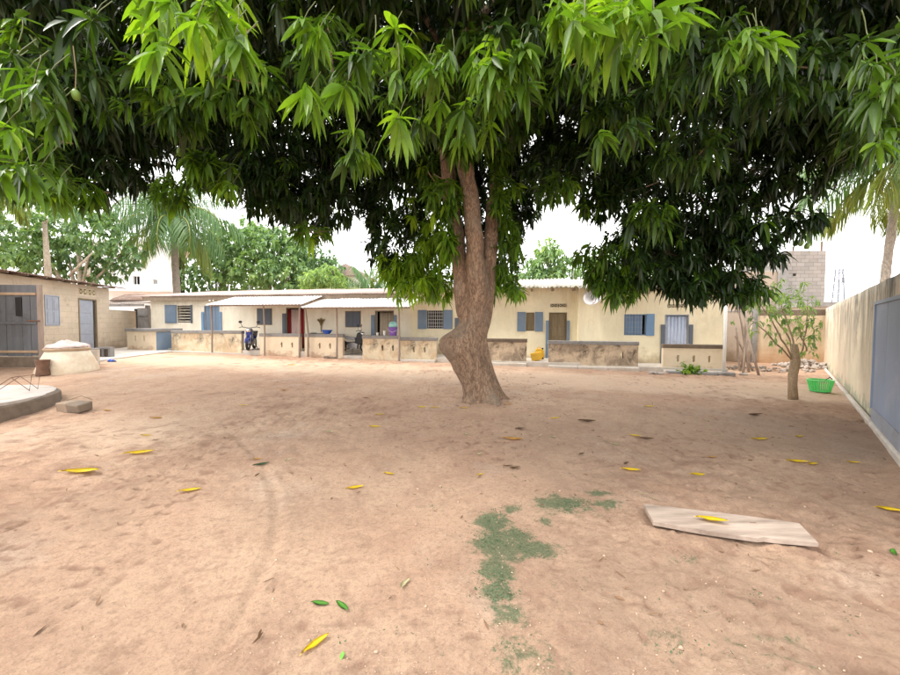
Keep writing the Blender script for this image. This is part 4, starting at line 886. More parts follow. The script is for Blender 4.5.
wall_bm(0, L, 0, zt, 0, .3, [(1, 1.9, zt-1.6, zt-.6)]).build('wall', 'white_plaster', t); MB().prism([(-.3, zt), (L+.3, zt), (L/2, zt+1.1)], -.4, 5, Matrix.Rotation(PI/2, 4, 'X') @ Matrix.Diagonal((1, 1, -1, 1))).build('roof', 'pink_zinc', t); MB().box(.5, 2.5, .5, .6, 0, zt-.2).build('inner_wall', 'interior_shade', t)
# leaning poles and rubble
tops = [(736, 328), (738, 306), (746, 311), (740, 303), (753, 320), (735, 336)]; feet = [(740, 371), (749, 372), (743, 372), (759, 375), (741, 369), (753, 371)]
labs = ['leftmost leaning wooden pole beside the white post', 'rough branch leaning against the house corner, second pole from left', 'thin crossing pole in the middle of the leaning bundle', 'longest and rightmost wooden pole leaning beside the house corner', 'short dark pole lying back in the leaning bundle', 'forked stick low in the leaning bundle of poles']
for i in range(6):
    f = ground(*feet[i]); tp_ = at(tops[i][0], tops[i][1], f.y+.9); d_ = tp_-f
    t = thing('leaning_pole', labs[i], 'wooden pole', f, 0, 'wooden poles leaning at the house corner')
    MB().tube([(0, 0, -.02), d_*.35+Vector((.02*(i % 3-1), 0, 0)), d_*.7+Vector((.02, 0, .01)), d_], [.036, .034, .030, .024], 8).wobble(.01, 3, i).build('shaft', 'pole_wood', t, True)
    MB().tube([d_*.55, d_*.66+Vector((.06, -.04, .02))], [.02, .01], 6).build('branch_stub', 'pole_wood', t)
def stones(name, c, rx, ry, n, smin, smax, label, mats='stone', hh=.25):
    b = MB()
    for i in range(n):
        a = random.uniform(0, 2*PI); r = math.sqrt(random.random()); x = c.x+rx*r*math.cos(a); y = c.y+ry*r*math.sin(a); s = random.uniform(smin, smax)
        g0 = len(b.bm.verts); m = Matrix.Translation((x, y, gz(x, y)+hh*(1-r)*random.random()+s*.3)) @ Matrix.Rotation(random.uniform(0, 6), 4, Vector((random.random(), random.random(), random.random()+.1)).normalized()) @ Matrix.Diagonal((s, s*random.uniform(.6, 1), s*random.uniform(.4, .8), 1))
        r_ = bmesh.ops.create_icosphere(b.bm, subdivisions=1, radius=1, matrix=m)
        for v in r_['verts']: v.co += mnoise.noise_vector(v.co*9)*s*.35
    return tag(b.build(name, mats), label, 'rubble', kind='stuff')
stones('rubble', ground(806, 368)+Vector((.1, .2, 0)), 1.0, .7, 120, .04, .13, 'heap of pale rubble and stones before the peach back wall', 'stone', .3)
stones('rubble', ground(765, 370), 1.6, .7, 60, .03, .09, 'scattered broken stones at the foot of the grey wall behind the poles', 'stone', .08)
# green basket
g = ground(820, 393); g.y += .18; g.x += .18
t = thing('laundry_basket', 'bright green slatted plastic basket on the sand near the boundary wall', 'basket', g, .3)
n = NB('green_plastic'); n.col(srgb(96, 214, 120)); n.rough(.4); M['green_plastic'] = n.m
for z, r, th in ((.02, .17, .012), (.15, .2, .009), (.27, .225, .016)): MB().torus(r, th, 28, 6, Matrix.Translation((0, 0, z))).build('rim', 'green_plastic', t, True)
me = MB().tube([(.17, 0, .02), (.2, 0, .15), (.225, 0, .27)], [.012, .012, .012], 5).mesh('rib', 'green_plastic')
for i in range(34): inst('rib', me, t, (0, 0, 0), (0, 0, 2*PI*i/34))
MB().lathe([(.001, .005), (.17, .005), (.17, .02), (.001, .02)], 28, cap=False).build('bottom', 'green_plastic', t)
MB().tube([(.2, 0, .27), (.3, -.02, .33), (.36, -.03, .28)], .01, 6).build('handle', 'black', t)
# plank in the foreground
ga, gb = ground(644, 513), ground(818, 549); gc = ground(660, 528)
t = thing('timber_board', 'long weathered timber board with pointed ends lying on the ground at right', 'board', ((ga.x+gb.x)/2, (ga.y+gb.y)/2, .022))
P4 = [ground(*q) for q in ((643, 510), (653, 528), (700, 537), (757, 545.3), (764, 544.8), (772, 546), (818, 550), (799, 530), (745, 522.5), (700, 517))]
pts = [(q.x-t.location.x, q.y-t.location.y) for q in P4]
b = MB().prism(pts, 0, .035); es = [e for e in b.bm.edges if all(v.co.z > .03 for v in e.verts)]; bmesh.ops.bevel(b.bm, geom=es, offset=.004, segments=1, affect='EDGES')
b.build('board', 'board_wood', t); t.rotation_euler = (0, 0, 0)
b = MB().box(.2, .25, -.01, .0, .0352, .0365); b.build('nail_mark', 'rust', t)

# ------------------------------------------------------------------ leaves
def leaf_batch(P, D, U, L, Wd, droop, tint, curl=.12, simple_=False):
    """P base points, D directions, U up vectors; returns verts, faces, tint arrays"""
    N = len(P); D = D/np.linalg.norm(D, axis=1, keepdims=True)
    Sx = np.cross(D, U); Sx /= (np.linalg.norm(Sx, axis=1, keepdims=True)+1e-9); Nn = np.cross(Sx, D)
    secs = [(0.0, 0), (.33, 1.), (.7, .72), (1., 0)] if simple_ else [(0.0, 0), (.18, .62), (.42, 1.), (.7, .74), (.88, .36), (1., 0)]
    vs = []; down = np.array([0, 0, -1.])
    for (t, w) in secs:
        c = P+D*(L*t)[:, None]*(1-.15*t*droop[:, None])+down*(droop*L*t*t*.55)[:, None]
        if w == 0: vs.append(c[:, None, :])
        else:
            h = (Wd*w*.5)[:, None]; vs.append(np.stack([c-Sx*h+Nn*h*.35, c-Nn*h*curl, c+Sx*h+Nn*h*.35], 1))
    V = np.concatenate(vs, 1); k = V.shape[1]; m = len(secs)-2; fs = []
    fs += [(0, 2, 1, -1), (0, 3, 2, -1)]
    for i in range(m-1):
        a = 1+3*i; fs += [(a, a+1, a+4, a+3), (a+1, a+2, a+5, a+4)]
    a = 1+3*(m-1); fs += [(a, a+1, k-1, -1), (a+1, a+2, k-1, -1)]
    F = np.array(fs)[None].repeat(N, 0); off = (np.arange(N)*k)[:, None, None]; F = np.where(F >= 0, F+off, -1)
    return V.reshape(-1, 3), F.reshape(-1, 4), np.repeat(tint, k)
def rosettes(C, A, n_leaf, L0, tint, simple_=True, spread=1., wr=.2):
    """C centres, A twig axes (M,3): whorls of long hanging leaves"""
    Mn = len(C); n = n_leaf; A = A/np.linalg.norm(A, axis=1, keepdims=True)
    ref = np.where(np.abs(A[:, 2:3]) > .9, np.array([[1., 0, 0]]), np.array([[0, 0, 1.]])); X = np.cross(A, ref); X /= np.linalg.norm(X, axis=1, keepdims=True); Y = np.cross(A, X)
    th = (np.arange(n)[None]*2.4+rng.random((Mn, 1))*6.28+rng.normal(0, .25, (Mn, n)))
    el = np.clip(rng.normal(.35, .3, (Mn, n)), -.5, 1.1)
    rad = X[:, None]*np.cos(th)[..., None]+Y[:, None]*np.sin(th)[..., None]
    D = rad*np.cos(el)[..., None]*spread+A[:, None]*np.sin(el)[..., None]; D[..., 2] -= .35
    P = C[:, None]-A[:, None]*(rng.random((Mn, n))*.09)[..., None]
    L = L0*rng.uniform(.65, 1.15, (Mn, n))*rng.uniform(.7, 1.22, (Mn, 1)); Wd = L*rng.uniform(wr*.8, wr*1.15, (Mn, n)); dr = rng.uniform(.3, 1.3, (Mn, n))
    T = np.clip(np.repeat(tint[:, None], n, 1)+rng.normal(0, .09, (Mn, n)), 0, 1)
    U = np.array([0, 0, 1.])+rng.normal(0, .35, (Mn*n, 3))
    return leaf_batch(P.reshape(-1, 3), D.reshape(-1, 3), U, L.ravel(), Wd.ravel(), dr.ravel(), T.ravel(), simple_=simple_)
def lobe_points(c, r, n, shell=.45):
    d = rng.normal(size=(n, 3)); d /= np.linalg.norm(d, axis=1, keepdims=True); k = (1-shell*rng.random(n)**1.5)[:, None]
    wob = np.array([mnoise.noise(Vector(q)*2.1+Vector(c)) for q in d])[:, None]*.38+1
    return np.array(c)+d*np.array(r)*k*wob, d

# ------------------------------------------------------------------ the mango tree
TX, TY = .66, 7.25
mt = thing('mango_tree', 'big mango tree with swollen leaning trunk and dense drooping crown over the yard', 'tree', (TX, TY, gz(TX, TY)))
def tz(py): return CAM_H+(324.6-py)/FPX*TY-gz(TX, TY)
def tx(px): return (px-450)/FPX*TY-TX
rings = [(402, 485, .47), (396, 484, .43), (385, 481, .43), (370, 475, .44), (355, 472, .42), (342, 471, .38), (328, 473, .32), (315, 474, .29), (300, 476, .29), (288, 478, .30), (276, 477, .29), (266, 476, .26)]
def trunk_mesh():
    b = MB(); n = 56; sub = 8; rs = []; prev = []
    keys = [(tz(y), tx(x), r) for y, x, r in rings]; zs = np.linspace(keys[0][0]-.12, keys[-1][0]+.1, 80); kz = [k[0] for k in keys]
    for z in zs:
        x = np.interp(z, kz, [k[1] for k in keys]); r = np.interp(z, kz, [k[2] for k in keys]); ring = []
        for k in range(n):
            a = 2*PI*k/n; d = Vector((math.cos(a), math.sin(a), 0)); rr = r*.80
            rr += .30*math.exp(-(abs(z-1.12-.08*(z>1.12))/(.30 if z < 1.12 else .2))**2.0)*max(0, math.cos(a-PI-.2))**1.9            # the big burl on the left
            rr += .09*math.exp(-((z-2.0)/.09)**2)*max(0, math.cos(a+.1))**4               # knot on the right
            rr += math.exp(-max(z, 0)/.16)*(.08+.12*math.sin(a*5+1)+.06*math.sin(a*9))*.75                    # root flare
            rr += .035*math.sin(a*4+z*2.1)*math.exp(-z*.2)+.05*mnoise.noise(Vector((d.x*1.6, d.y*1.6, z*.9)))+.03*mnoise.noise(Vector((d.x*6, d.y*6, z*2.2)))+.014*mnoise.noise(Vector((d.x*16, d.y*16, z*9)))+.018*math.sin(a*13+2.5*mnoise.noise(Vector((d.x*2, d.y*2, z*1.6))))*(.5+.5*mnoise.noise(Vector((d.x*3, d.y*3, z))))
            ring.append(b.bm.verts.new((x+d.x*rr, d.y*rr, z)))
        if prev:
            for k in range(n): b.bm.faces.new((prev[k], prev[(k+1) % n], ring[(k+1) % n], ring[k]))
        if not prev: b.bm.faces.new(ring[::-1])
        prev = ring
    b.bm.faces.new(prev)
    return b
def limb(pts, rad, parent, sm=6, n=12, name='branch', mat='mango_bark'):
    P = smooth_path(np.array(pts, float), sm); rr = np.interp(np.linspace(0, 1, len(P)), np.linspace(0, 1, len(rad)), rad)
    b = MB().tube([tuple(p) for p in P], list(rr), n)
    for v in b.bm.verts: v.co += mnoise.noise_vector(v.co*3.1)*.03+mnoise.noise_vector(v.co*9)*.008
    return b.build(name, mat, parent, True)
def mp(px, py, Y): q = at(px, py, Y); return (q.x-TX, q.y-TY, q.z-gz(TX, TY))
def add_limb(b, pts, rad, sm=7, n=16):
    P = smooth_path(np.array(pts, float), sm); rr = np.interp(np.linspace(0, 1, len(P)), np.linspace(0, 1, len(rad)), rad)
    k0 = len(b.bm.verts); b.tube([tuple(p) for p in P], list(rr), n); b.bm.verts.ensure_lookup_table()
    for v in b.bm.verts[k0:]: v.co += mnoise.noise_vector(v.co*3.1)*.03+mnoise.noise_vector(v.co*9)*.010
tk = trunk_mesh()
add_limb(tk, [mp(470, 335, 7.25), mp(464, 305, 7.3), mp(461, 275, 7.3), mp(457, 240, 7.3), mp(451, 200, 7.3), mp(445, 150, 7.2), mp(430, 90, 6.8), mp(400, 10, 6.3)], [.14, .17, .165, .155, .145, .13, .11, .07])
add_limb(tk, [mp(476, 335, 7.2), mp(477, 300, 7.1), mp(476, 265, 7.0), mp(474, 235, 6.95), mp(470, 195, 6.9), mp(463, 150, 6.7), mp(455, 95, 6.4), mp(450, 30, 5.9), mp(440, -60, 5.2)], [.16, .19, .175, .165, .155, .145, .13, .11, .08])
add_limb(tk, [mp(480, 335, 7.3), mp(487, 300, 7.35), mp(489, 270, 7.35), mp(491, 240, 7.4), mp(493, 200, 7.5), mp(502, 160, 7.8), mp(520, 110, 8.0), mp(560, 50, 8.2)], [.13, .15, .14, .13, .12, .11, .1, .07])
add_limb(tk, [mp(500, 165, 7.8), mp(520, 120, 7.7), mp(570, 80, 7.6), mp(640, 55, 7.4), mp(700, 45, 7.2), mp(780, 50, 6.9)], [.1, .09, .08, .06, .04, .02])
add_limb(tk, [mp(443, 150, 7.2), mp(420, 90, 7.4), mp(370, 50, 7.5), mp(290, 30, 7.6), (-7.0, .4, 5.2)], [.1, .09, .07, .05, .03])
add_limb(tk, [mp(450, 60, 6.2), mp(390, -30, 5.9), mp(270, -90, 5.4), mp(120, -120, 5.)], [.08, .06, .05, .03])
add_limb(tk, [mp(452, 50, 6.1), mp(530, -30, 5.9), mp(640, -90, 5.4), mp(800, -120, 5.)], [.08, .06, .05, .03])
add_limb(tk, [mp(455, 90, 6.4), mp(470, 30, 5.4), mp(470, -60, 4.2), mp(500, -200, 3.)], [.08, .07, .05, .03])
o = tk.build('trunk', 'mango_bark', mt, True); m = o.modifiers.new('weld', 'REMESH'); m.mode = 'VOXEL'; m.voxel_size = .024; m.use_smooth_shade = True
m = o.modifiers.new('soften', 'SMOOTH'); m.factor = .5; m.iterations = 4
# foliage masses: (px, py, distance, radius x, radius z, tint, density); tint mixes leaf age with painted shade and light
masses = []
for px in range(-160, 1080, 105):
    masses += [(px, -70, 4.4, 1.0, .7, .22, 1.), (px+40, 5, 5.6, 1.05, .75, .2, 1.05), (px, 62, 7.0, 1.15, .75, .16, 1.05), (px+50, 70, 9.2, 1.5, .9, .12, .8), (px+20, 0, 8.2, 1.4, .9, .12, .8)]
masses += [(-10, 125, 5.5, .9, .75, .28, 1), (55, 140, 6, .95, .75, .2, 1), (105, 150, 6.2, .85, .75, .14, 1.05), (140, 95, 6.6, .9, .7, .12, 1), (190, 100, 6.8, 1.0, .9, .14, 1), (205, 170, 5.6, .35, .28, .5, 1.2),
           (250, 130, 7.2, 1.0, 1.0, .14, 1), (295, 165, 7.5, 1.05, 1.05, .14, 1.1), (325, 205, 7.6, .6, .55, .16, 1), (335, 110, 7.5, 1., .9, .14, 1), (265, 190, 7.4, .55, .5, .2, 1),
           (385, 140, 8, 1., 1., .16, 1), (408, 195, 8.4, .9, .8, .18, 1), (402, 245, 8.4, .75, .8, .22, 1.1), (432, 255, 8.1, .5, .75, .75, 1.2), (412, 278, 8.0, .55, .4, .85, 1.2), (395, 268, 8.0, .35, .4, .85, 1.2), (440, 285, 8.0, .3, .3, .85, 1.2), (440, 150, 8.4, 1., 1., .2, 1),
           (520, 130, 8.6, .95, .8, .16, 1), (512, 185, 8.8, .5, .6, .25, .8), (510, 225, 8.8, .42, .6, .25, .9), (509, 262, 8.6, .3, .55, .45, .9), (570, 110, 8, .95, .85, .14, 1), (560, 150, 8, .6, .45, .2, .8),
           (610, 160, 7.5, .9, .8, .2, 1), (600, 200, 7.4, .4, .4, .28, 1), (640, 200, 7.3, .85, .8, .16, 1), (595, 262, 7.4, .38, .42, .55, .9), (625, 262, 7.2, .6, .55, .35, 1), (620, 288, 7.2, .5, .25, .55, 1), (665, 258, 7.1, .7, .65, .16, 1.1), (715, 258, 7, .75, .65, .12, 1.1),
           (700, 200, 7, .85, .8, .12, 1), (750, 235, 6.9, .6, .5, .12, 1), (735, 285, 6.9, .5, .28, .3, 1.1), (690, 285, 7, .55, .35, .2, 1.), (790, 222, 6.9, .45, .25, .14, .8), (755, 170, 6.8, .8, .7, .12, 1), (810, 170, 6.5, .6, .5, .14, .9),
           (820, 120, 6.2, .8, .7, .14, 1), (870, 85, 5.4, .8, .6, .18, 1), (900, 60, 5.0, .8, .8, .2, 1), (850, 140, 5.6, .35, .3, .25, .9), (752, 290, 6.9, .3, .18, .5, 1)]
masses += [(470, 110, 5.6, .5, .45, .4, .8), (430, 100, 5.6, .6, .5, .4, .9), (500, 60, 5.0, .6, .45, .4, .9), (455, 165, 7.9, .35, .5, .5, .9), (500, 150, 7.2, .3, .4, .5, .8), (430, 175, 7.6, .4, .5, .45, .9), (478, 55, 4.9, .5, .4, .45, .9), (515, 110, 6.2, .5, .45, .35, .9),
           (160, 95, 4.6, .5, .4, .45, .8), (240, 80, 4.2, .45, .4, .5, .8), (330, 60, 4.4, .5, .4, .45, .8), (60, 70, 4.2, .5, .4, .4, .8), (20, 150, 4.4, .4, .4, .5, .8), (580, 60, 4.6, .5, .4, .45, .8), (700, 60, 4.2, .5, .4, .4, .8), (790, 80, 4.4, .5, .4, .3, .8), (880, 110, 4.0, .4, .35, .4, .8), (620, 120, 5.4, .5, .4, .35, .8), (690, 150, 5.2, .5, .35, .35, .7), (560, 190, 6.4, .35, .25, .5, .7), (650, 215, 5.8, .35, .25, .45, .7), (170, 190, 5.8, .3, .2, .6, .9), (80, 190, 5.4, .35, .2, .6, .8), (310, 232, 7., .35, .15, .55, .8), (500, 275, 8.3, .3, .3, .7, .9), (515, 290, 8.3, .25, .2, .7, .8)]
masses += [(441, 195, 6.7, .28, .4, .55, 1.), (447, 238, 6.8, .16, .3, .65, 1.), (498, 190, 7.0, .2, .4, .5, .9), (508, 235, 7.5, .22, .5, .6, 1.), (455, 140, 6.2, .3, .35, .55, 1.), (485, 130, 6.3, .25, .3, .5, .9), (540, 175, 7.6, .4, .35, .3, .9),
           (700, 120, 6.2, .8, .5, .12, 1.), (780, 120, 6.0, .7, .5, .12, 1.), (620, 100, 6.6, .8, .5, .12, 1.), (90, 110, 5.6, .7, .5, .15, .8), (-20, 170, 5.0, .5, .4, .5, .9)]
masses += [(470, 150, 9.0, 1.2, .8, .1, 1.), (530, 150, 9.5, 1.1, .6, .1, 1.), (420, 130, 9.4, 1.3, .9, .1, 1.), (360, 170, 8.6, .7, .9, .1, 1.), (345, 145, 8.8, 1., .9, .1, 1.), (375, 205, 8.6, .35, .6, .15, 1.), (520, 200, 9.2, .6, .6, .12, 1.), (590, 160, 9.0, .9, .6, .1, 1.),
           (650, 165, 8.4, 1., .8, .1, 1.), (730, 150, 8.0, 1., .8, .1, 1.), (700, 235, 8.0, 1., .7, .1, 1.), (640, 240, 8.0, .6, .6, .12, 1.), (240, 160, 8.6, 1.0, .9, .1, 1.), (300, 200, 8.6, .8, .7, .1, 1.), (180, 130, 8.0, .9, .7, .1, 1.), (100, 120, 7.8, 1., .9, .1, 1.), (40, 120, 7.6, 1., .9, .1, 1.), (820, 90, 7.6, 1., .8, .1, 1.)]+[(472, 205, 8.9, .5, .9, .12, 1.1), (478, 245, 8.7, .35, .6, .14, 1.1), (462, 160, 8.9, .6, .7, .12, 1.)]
# the rest of the crown: unseen outer dome added for shade, kept thin for light
for a in np.linspace(0, 2*PI, 13)[:-1]:
    for rr_, zz, R2 in ((2.2, 7.6, 1.7), (4.6, 6.6, 1.7)):
        masses.append(('w', TX+rr_*math.cos(a), TY+rr_*math.sin(a), zz, R2, 1.1, .2, .22))
Cs = []; As = []; Ts = []
for q in masses:
    if q[0] == 'w': c = (q[1], q[2], q[3]); r = (q[4], q[4], q[5]); tn, dn = q[6], q[7]
    else:
        w_ = at(q[0], q[1], q[2]); c = tuple(w_); r = (q[3], q[3], q[4]); tn, dn = q[5], q[6]
    area = r[0]*r[2]*PI*1.1; n = int(area*58*dn)+8
    P, d = lobe_points(c, r, n); A = d*np.array([1, 1, .6])+np.array([0, 0, -.15])+rng.normal(0, .3, (n, 3)); t_ = np.full(n, tn)+rng.normal(0, .07, n)+(rng.random(n) < .06)*.35
    keep = (P[:, 2] > 1.7) & (np.hypot(P[:, 0], P[:, 1]) > 1.9)
    Cs.append(P[keep]); As.append(A[keep]); Ts.append(t_[keep])
Cs = np.concatenate(Cs); As = np.concatenate(As); Ts = np.clip(np.concatenate(Ts), 0, 1)
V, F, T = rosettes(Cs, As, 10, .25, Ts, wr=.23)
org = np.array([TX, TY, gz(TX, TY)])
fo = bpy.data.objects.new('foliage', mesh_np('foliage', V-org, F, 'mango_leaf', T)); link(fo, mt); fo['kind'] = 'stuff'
print('mango rosettes', len(Cs), 'tris', int(((F[:, 3] >= 0)+1).sum()))
# twigs: thin shoots joining whorls inside the masses
tb = MB(); sel = rng.choice(len(Cs), 420, replace=False)
for i in sel:
    p = Vector(Cs[i]-org); a = Vector(As[i]).normalized(); tb.tube([p, p-a*.25+Vector((0, 0, .04)), p-a*.55+Vector((0, 0, .12))], [.005, .008, .012], 4, cap=False)
o = tb.build('twigs', 'mango_bark', mt); o['kind'] = 'stuff'
# nearest whorls: every leaf its own part; tint also paints how brightly they are lit
near = [(198, 22, 2.1, .85), (168, 8, 2.2, .75), (232, 48, 2.4, .7), (215, 10, 2.3, .9), (150, 30, 2.6, .6), (30, 92, 2.7, .6), (12, 55, 2.8, .5), (50, 120, 2.9, .55), (8, 130, 2.5, .8), (15, 165, 2.9, .7),
        (372, 50, 2.9, .6), (395, 80, 3.0, .6), (450, 62, 3.1, .55), (495, 72, 3.1, .6), (352, 132, 3.6, .6), (385, 100, 3.4, .6), (560, 22, 2.5, .8), (582, 35, 2.4, .9), (622, 12, 2.3, .8), (652, 38, 2.3, .7), (690, 8, 2.6, .6), (755, 42, 3.0, .7), (868, 42, 2.8, .45), (888, 92, 3.0, .55), (892, 130, 3.2, .6), (520, 95, 3.4, .5), (420, 125, 3.8, .55)]
variants = []
for v in range(8):
    z = np.zeros((1, 3)); V, F, T = leaf_batch(z, np.array([[1., 0, 0]]), np.array([[0, .12*(v % 3-1), 1.]]), np.array([1.]), np.array([.16+.02*(v % 4)]), np.array([.15+.12*(v % 5)]), np.array([.3]), curl=.3)
    variants.append((V, F))
meshes = {}
def near_mesh(v, tn):
    k = (v, round(tn, 1))
    if k not in meshes: V, F = variants[v]; meshes[k] = mesh_np('leaf', V, F, 'mango_leaf', np.full(len(V), k[1]), True)
    return meshes[k]
cnt = 0
for px, py, Y, tn in near:
    c = at(px, py, Y)-Vector(org); ax = Vector((random.uniform(-.3, .3), random.uniform(-.5, .1), -.35)).normalized()
    X = ax.cross(Vector((1, .2, 0))).normalized(); Yv = ax.cross(X)
    limb([c+Vector((.02, .05, .30)), c+Vector((.03, .03, .15)), c+ax*.03], [.004, .004, .003], mt, 3, 5, 'twig', 'green_twig')
    for k in range(11):
        if cnt >= 296: break
        th = k*2.4+random.random(); el = random.uniform(-.1, .7); D = (X*math.cos(th)+Yv*math.sin(th))*math.cos(el)+ax*math.sin(el); D.z -= random.uniform(.35, 1.0); D.normalize()
        L = random.uniform(.17, .26); up = Vector((random.uniform(-.4, .4), random.uniform(-.4, .4), 1)); sy = D.cross(up).normalized(); nn = sy.cross(D)
        m = Matrix((D, -sy, nn)).transposed().to_4x4(); o = bpy.data.objects.new('leaf', near_mesh(random.randrange(8), min(1, max(0, tn+random.uniform(-.25, .15))))); link(o, mt)
        o.matrix_local = Matrix.Translation(c-ax*random.uniform(0, .1)) @ m @ Matrix.Scale(L, 4); cnt += 1
NP = []; NT = []
for (px0, px1, py0, py1, Y0, Y1, n, tn) in ((-10, 55, 50, 175, 2.6, 3.4, 15, .62), (135, 240, -15, 55, 2.2, 3.0, 14, .85), (300, 400, 20, 120, 2.9, 3.6, 15, .66), (400, 540, 45, 110, 3.0, 3.8, 20, .72), (430, 500, 90, 140, 3.4, 4.2, 8, .66), (555, 690, -20, 30, 2.2, 2.9, 12, .85), (610, 670, 20, 70, 2.7, 3.3, 6, .72),
                                        (730, 765, 30, 60, 3.0, 3.6, 4, .62), (850, 915, 25, 150, 2.8, 3.6, 12, .5), (70, 130, 0, 30, 3.0, 3.5, 3, .4), (345, 410, 125, 165, 4., 4.6, 7, .72), (190, 235, 155, 195, 5.2, 5.8, 8, .75), (600, 640, 110, 140, 4., 4.6, 4, .55), (500, 560, 10, 40, 3., 3.5, 3, .45),
                                        (410, 445, 190, 290, 7.2, 7.6, 14, .85), (445, 460, 170, 260, 6.6, 6.9, 8, .7), (490, 520, 170, 290, 7.0, 7.5, 14, .72), (600, 630, 255, 290, 6.9, 7.2, 6, .7), (140, 170, 60, 110, 4., 4.6, 4, .6), (20, 60, 180, 200, 4., 4.6, 4, .8)):
    for _ in range(n):
        q = at(random.uniform(px0, px1), random.uniform(py0, py1), random.uniform(Y0, Y1)); NP.append(tuple(q)); NT.append(tn+random.uniform(-.25, .15))
NP = np.array(NP); NA = np.stack([rng.normal(0, .3, len(NP)), rng.normal(-.2, .3, len(NP)), np.full(len(NP), -.55)], 1)
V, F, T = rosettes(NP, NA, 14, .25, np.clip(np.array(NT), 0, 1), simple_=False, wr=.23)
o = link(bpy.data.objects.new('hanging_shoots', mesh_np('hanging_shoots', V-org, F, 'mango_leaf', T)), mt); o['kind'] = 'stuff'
tb = MB()
for p in NP: p = Vector(p-org); tb.tube([p, p+Vector((.03, .04, .12)), p+Vector((.06, .12, .26))], [.003, .0035, .004], 4, cap=False)
o = tb.build('hanging_twigs', 'green_twig', mt); o['kind'] = 'stuff'
# fruit
fm = MB().lathe([(.001, -.055), (.025, -.045), (.038, -.01), (.036, .025), (.02, .048), (.001, .055)], 12, cap=False).mesh('mango', 'mango', True)
for px, py, Y, L in ((76, 95, 2.9, .45), (180, 152, 5.4, .5), (805, 231, 6.9, .6), (801, 243, 6.9, .7), (807, 246, 6.9, .75), (796, 243, 7.0, .6), (745, 308, 6.8, .3), (616, 305, 7.1, .25)):
    c = at(px, py, Y)-Vector(org); sc = .75 if Y < 3.5 else 1.15; o = inst('mango', fm, mt, c, (.2, .1, 0), (sc,)*3)
    MB().tube([(0, 0, .05), (.02, .01, L*.5), (.0, .03, L)], .004/sc, 4).build('stalk', 'brown_wood', o)

# ------------------------------------------------------------------ broadleaf trees and bushes
def broad(name, label, cat, px, py_top, Y, lobes, leaf=.3, dens=1., tint=.4, trunk=None, group=None, mat='tree_leaf', bark_='pale_bark', trunk_r=.2, n_l=6):
    base = at(px, 320, Y); bx, by = base.x, base.y; t = thing(name, label, cat, (bx, by, gz(bx, by)), 0, group); og = np.array([bx, by, gz(bx, by)])
    Cs = []; As = []; Ts = []
    for (lx, ly, dy, r, tn) in lobes:
        c = at(lx, ly, Y+dy); n = int(r*r*PI*26*dens*(.3/leaf)**2*.55)+12; P, d = lobe_points(tuple(c), (r, r, r*.8), n, .5)
        Cs.append(P); As.append(d+rng.normal(0, .4, (n, 3))); Ts.append(np.full(n, tn)+rng.normal(0, .1, n))
    Cs = np.concatenate(Cs); As = np.concatenate(As); Ts = np.clip(np.concatenate(Ts), 0, 1)
    V, F, T = rosettes(Cs, As, n_l, leaf, Ts, wr=.5)
    o = link(bpy.data.objects.new('crown', mesh_np('crown', V-og, F, mat, T)), t); o['kind'] = 'stuff'
    cz = np.mean([at(l[0], l[1], Y+l[2]).z for l in lobes])-og[2]
    MB().tube([(0, 0, -.1), (.1, 0, cz*.4), (0, .05, cz*.85)], [trunk_r, trunk_r*.8, trunk_r*.5], 10).wobble(.03, 2).build('trunk', bark_, t, True)
    for (lx, ly, dy, r, tn) in lobes[:5]:
        c = at(lx, ly, Y+dy); e = (c.x-bx, c.y-by, c.z-og[2]); MB().tube([(0, 0, cz*.35), (e[0]*.45, e[1]*.4, cz*.35+(e[2]-cz*.35)*.55), e], [trunk_r*.5, trunk_r*.32, trunk_r*.12], 7).build('branch', bark_, t, True)
    return t, og
t, og = broad('broadleaf_tree', 'tall leafy tree with pale limbs rising behind the small house', 'tree', 80, 200, 21, [(20, 235, 0, 1.9, .45), (60, 228, 1, 2.0, .4), (95, 235, 0, 1.8, .35), (120, 255, .5, 1.3, .35), (40, 262, 0, 1.6, .5), (5, 262, 0, 1.6, .5), (80, 262, 1, 1.5, .3), (105, 268, 1, 1.2, .3), (-30, 240, 0, 2.2, .4), (60, 205, 2, 1.4, .5), (10, 212, 1, 1.4, .55), (100, 215, 2, 1.2, .4)], .32, 1.0)
for a, b_ in (((69, 276), (93, 252)), ((88, 276), (90, 268))): 
    pa = at(*a, 19); pb = at(*b_, 19.5); MB().tube([Vector(pa)-Vector(og), (Vector(pa)+Vector(pb))/2-Vector(og), Vector(pb)-Vector(og)], [.07, .06, .03], 8).build('branch', 'pale_bark', t, True)
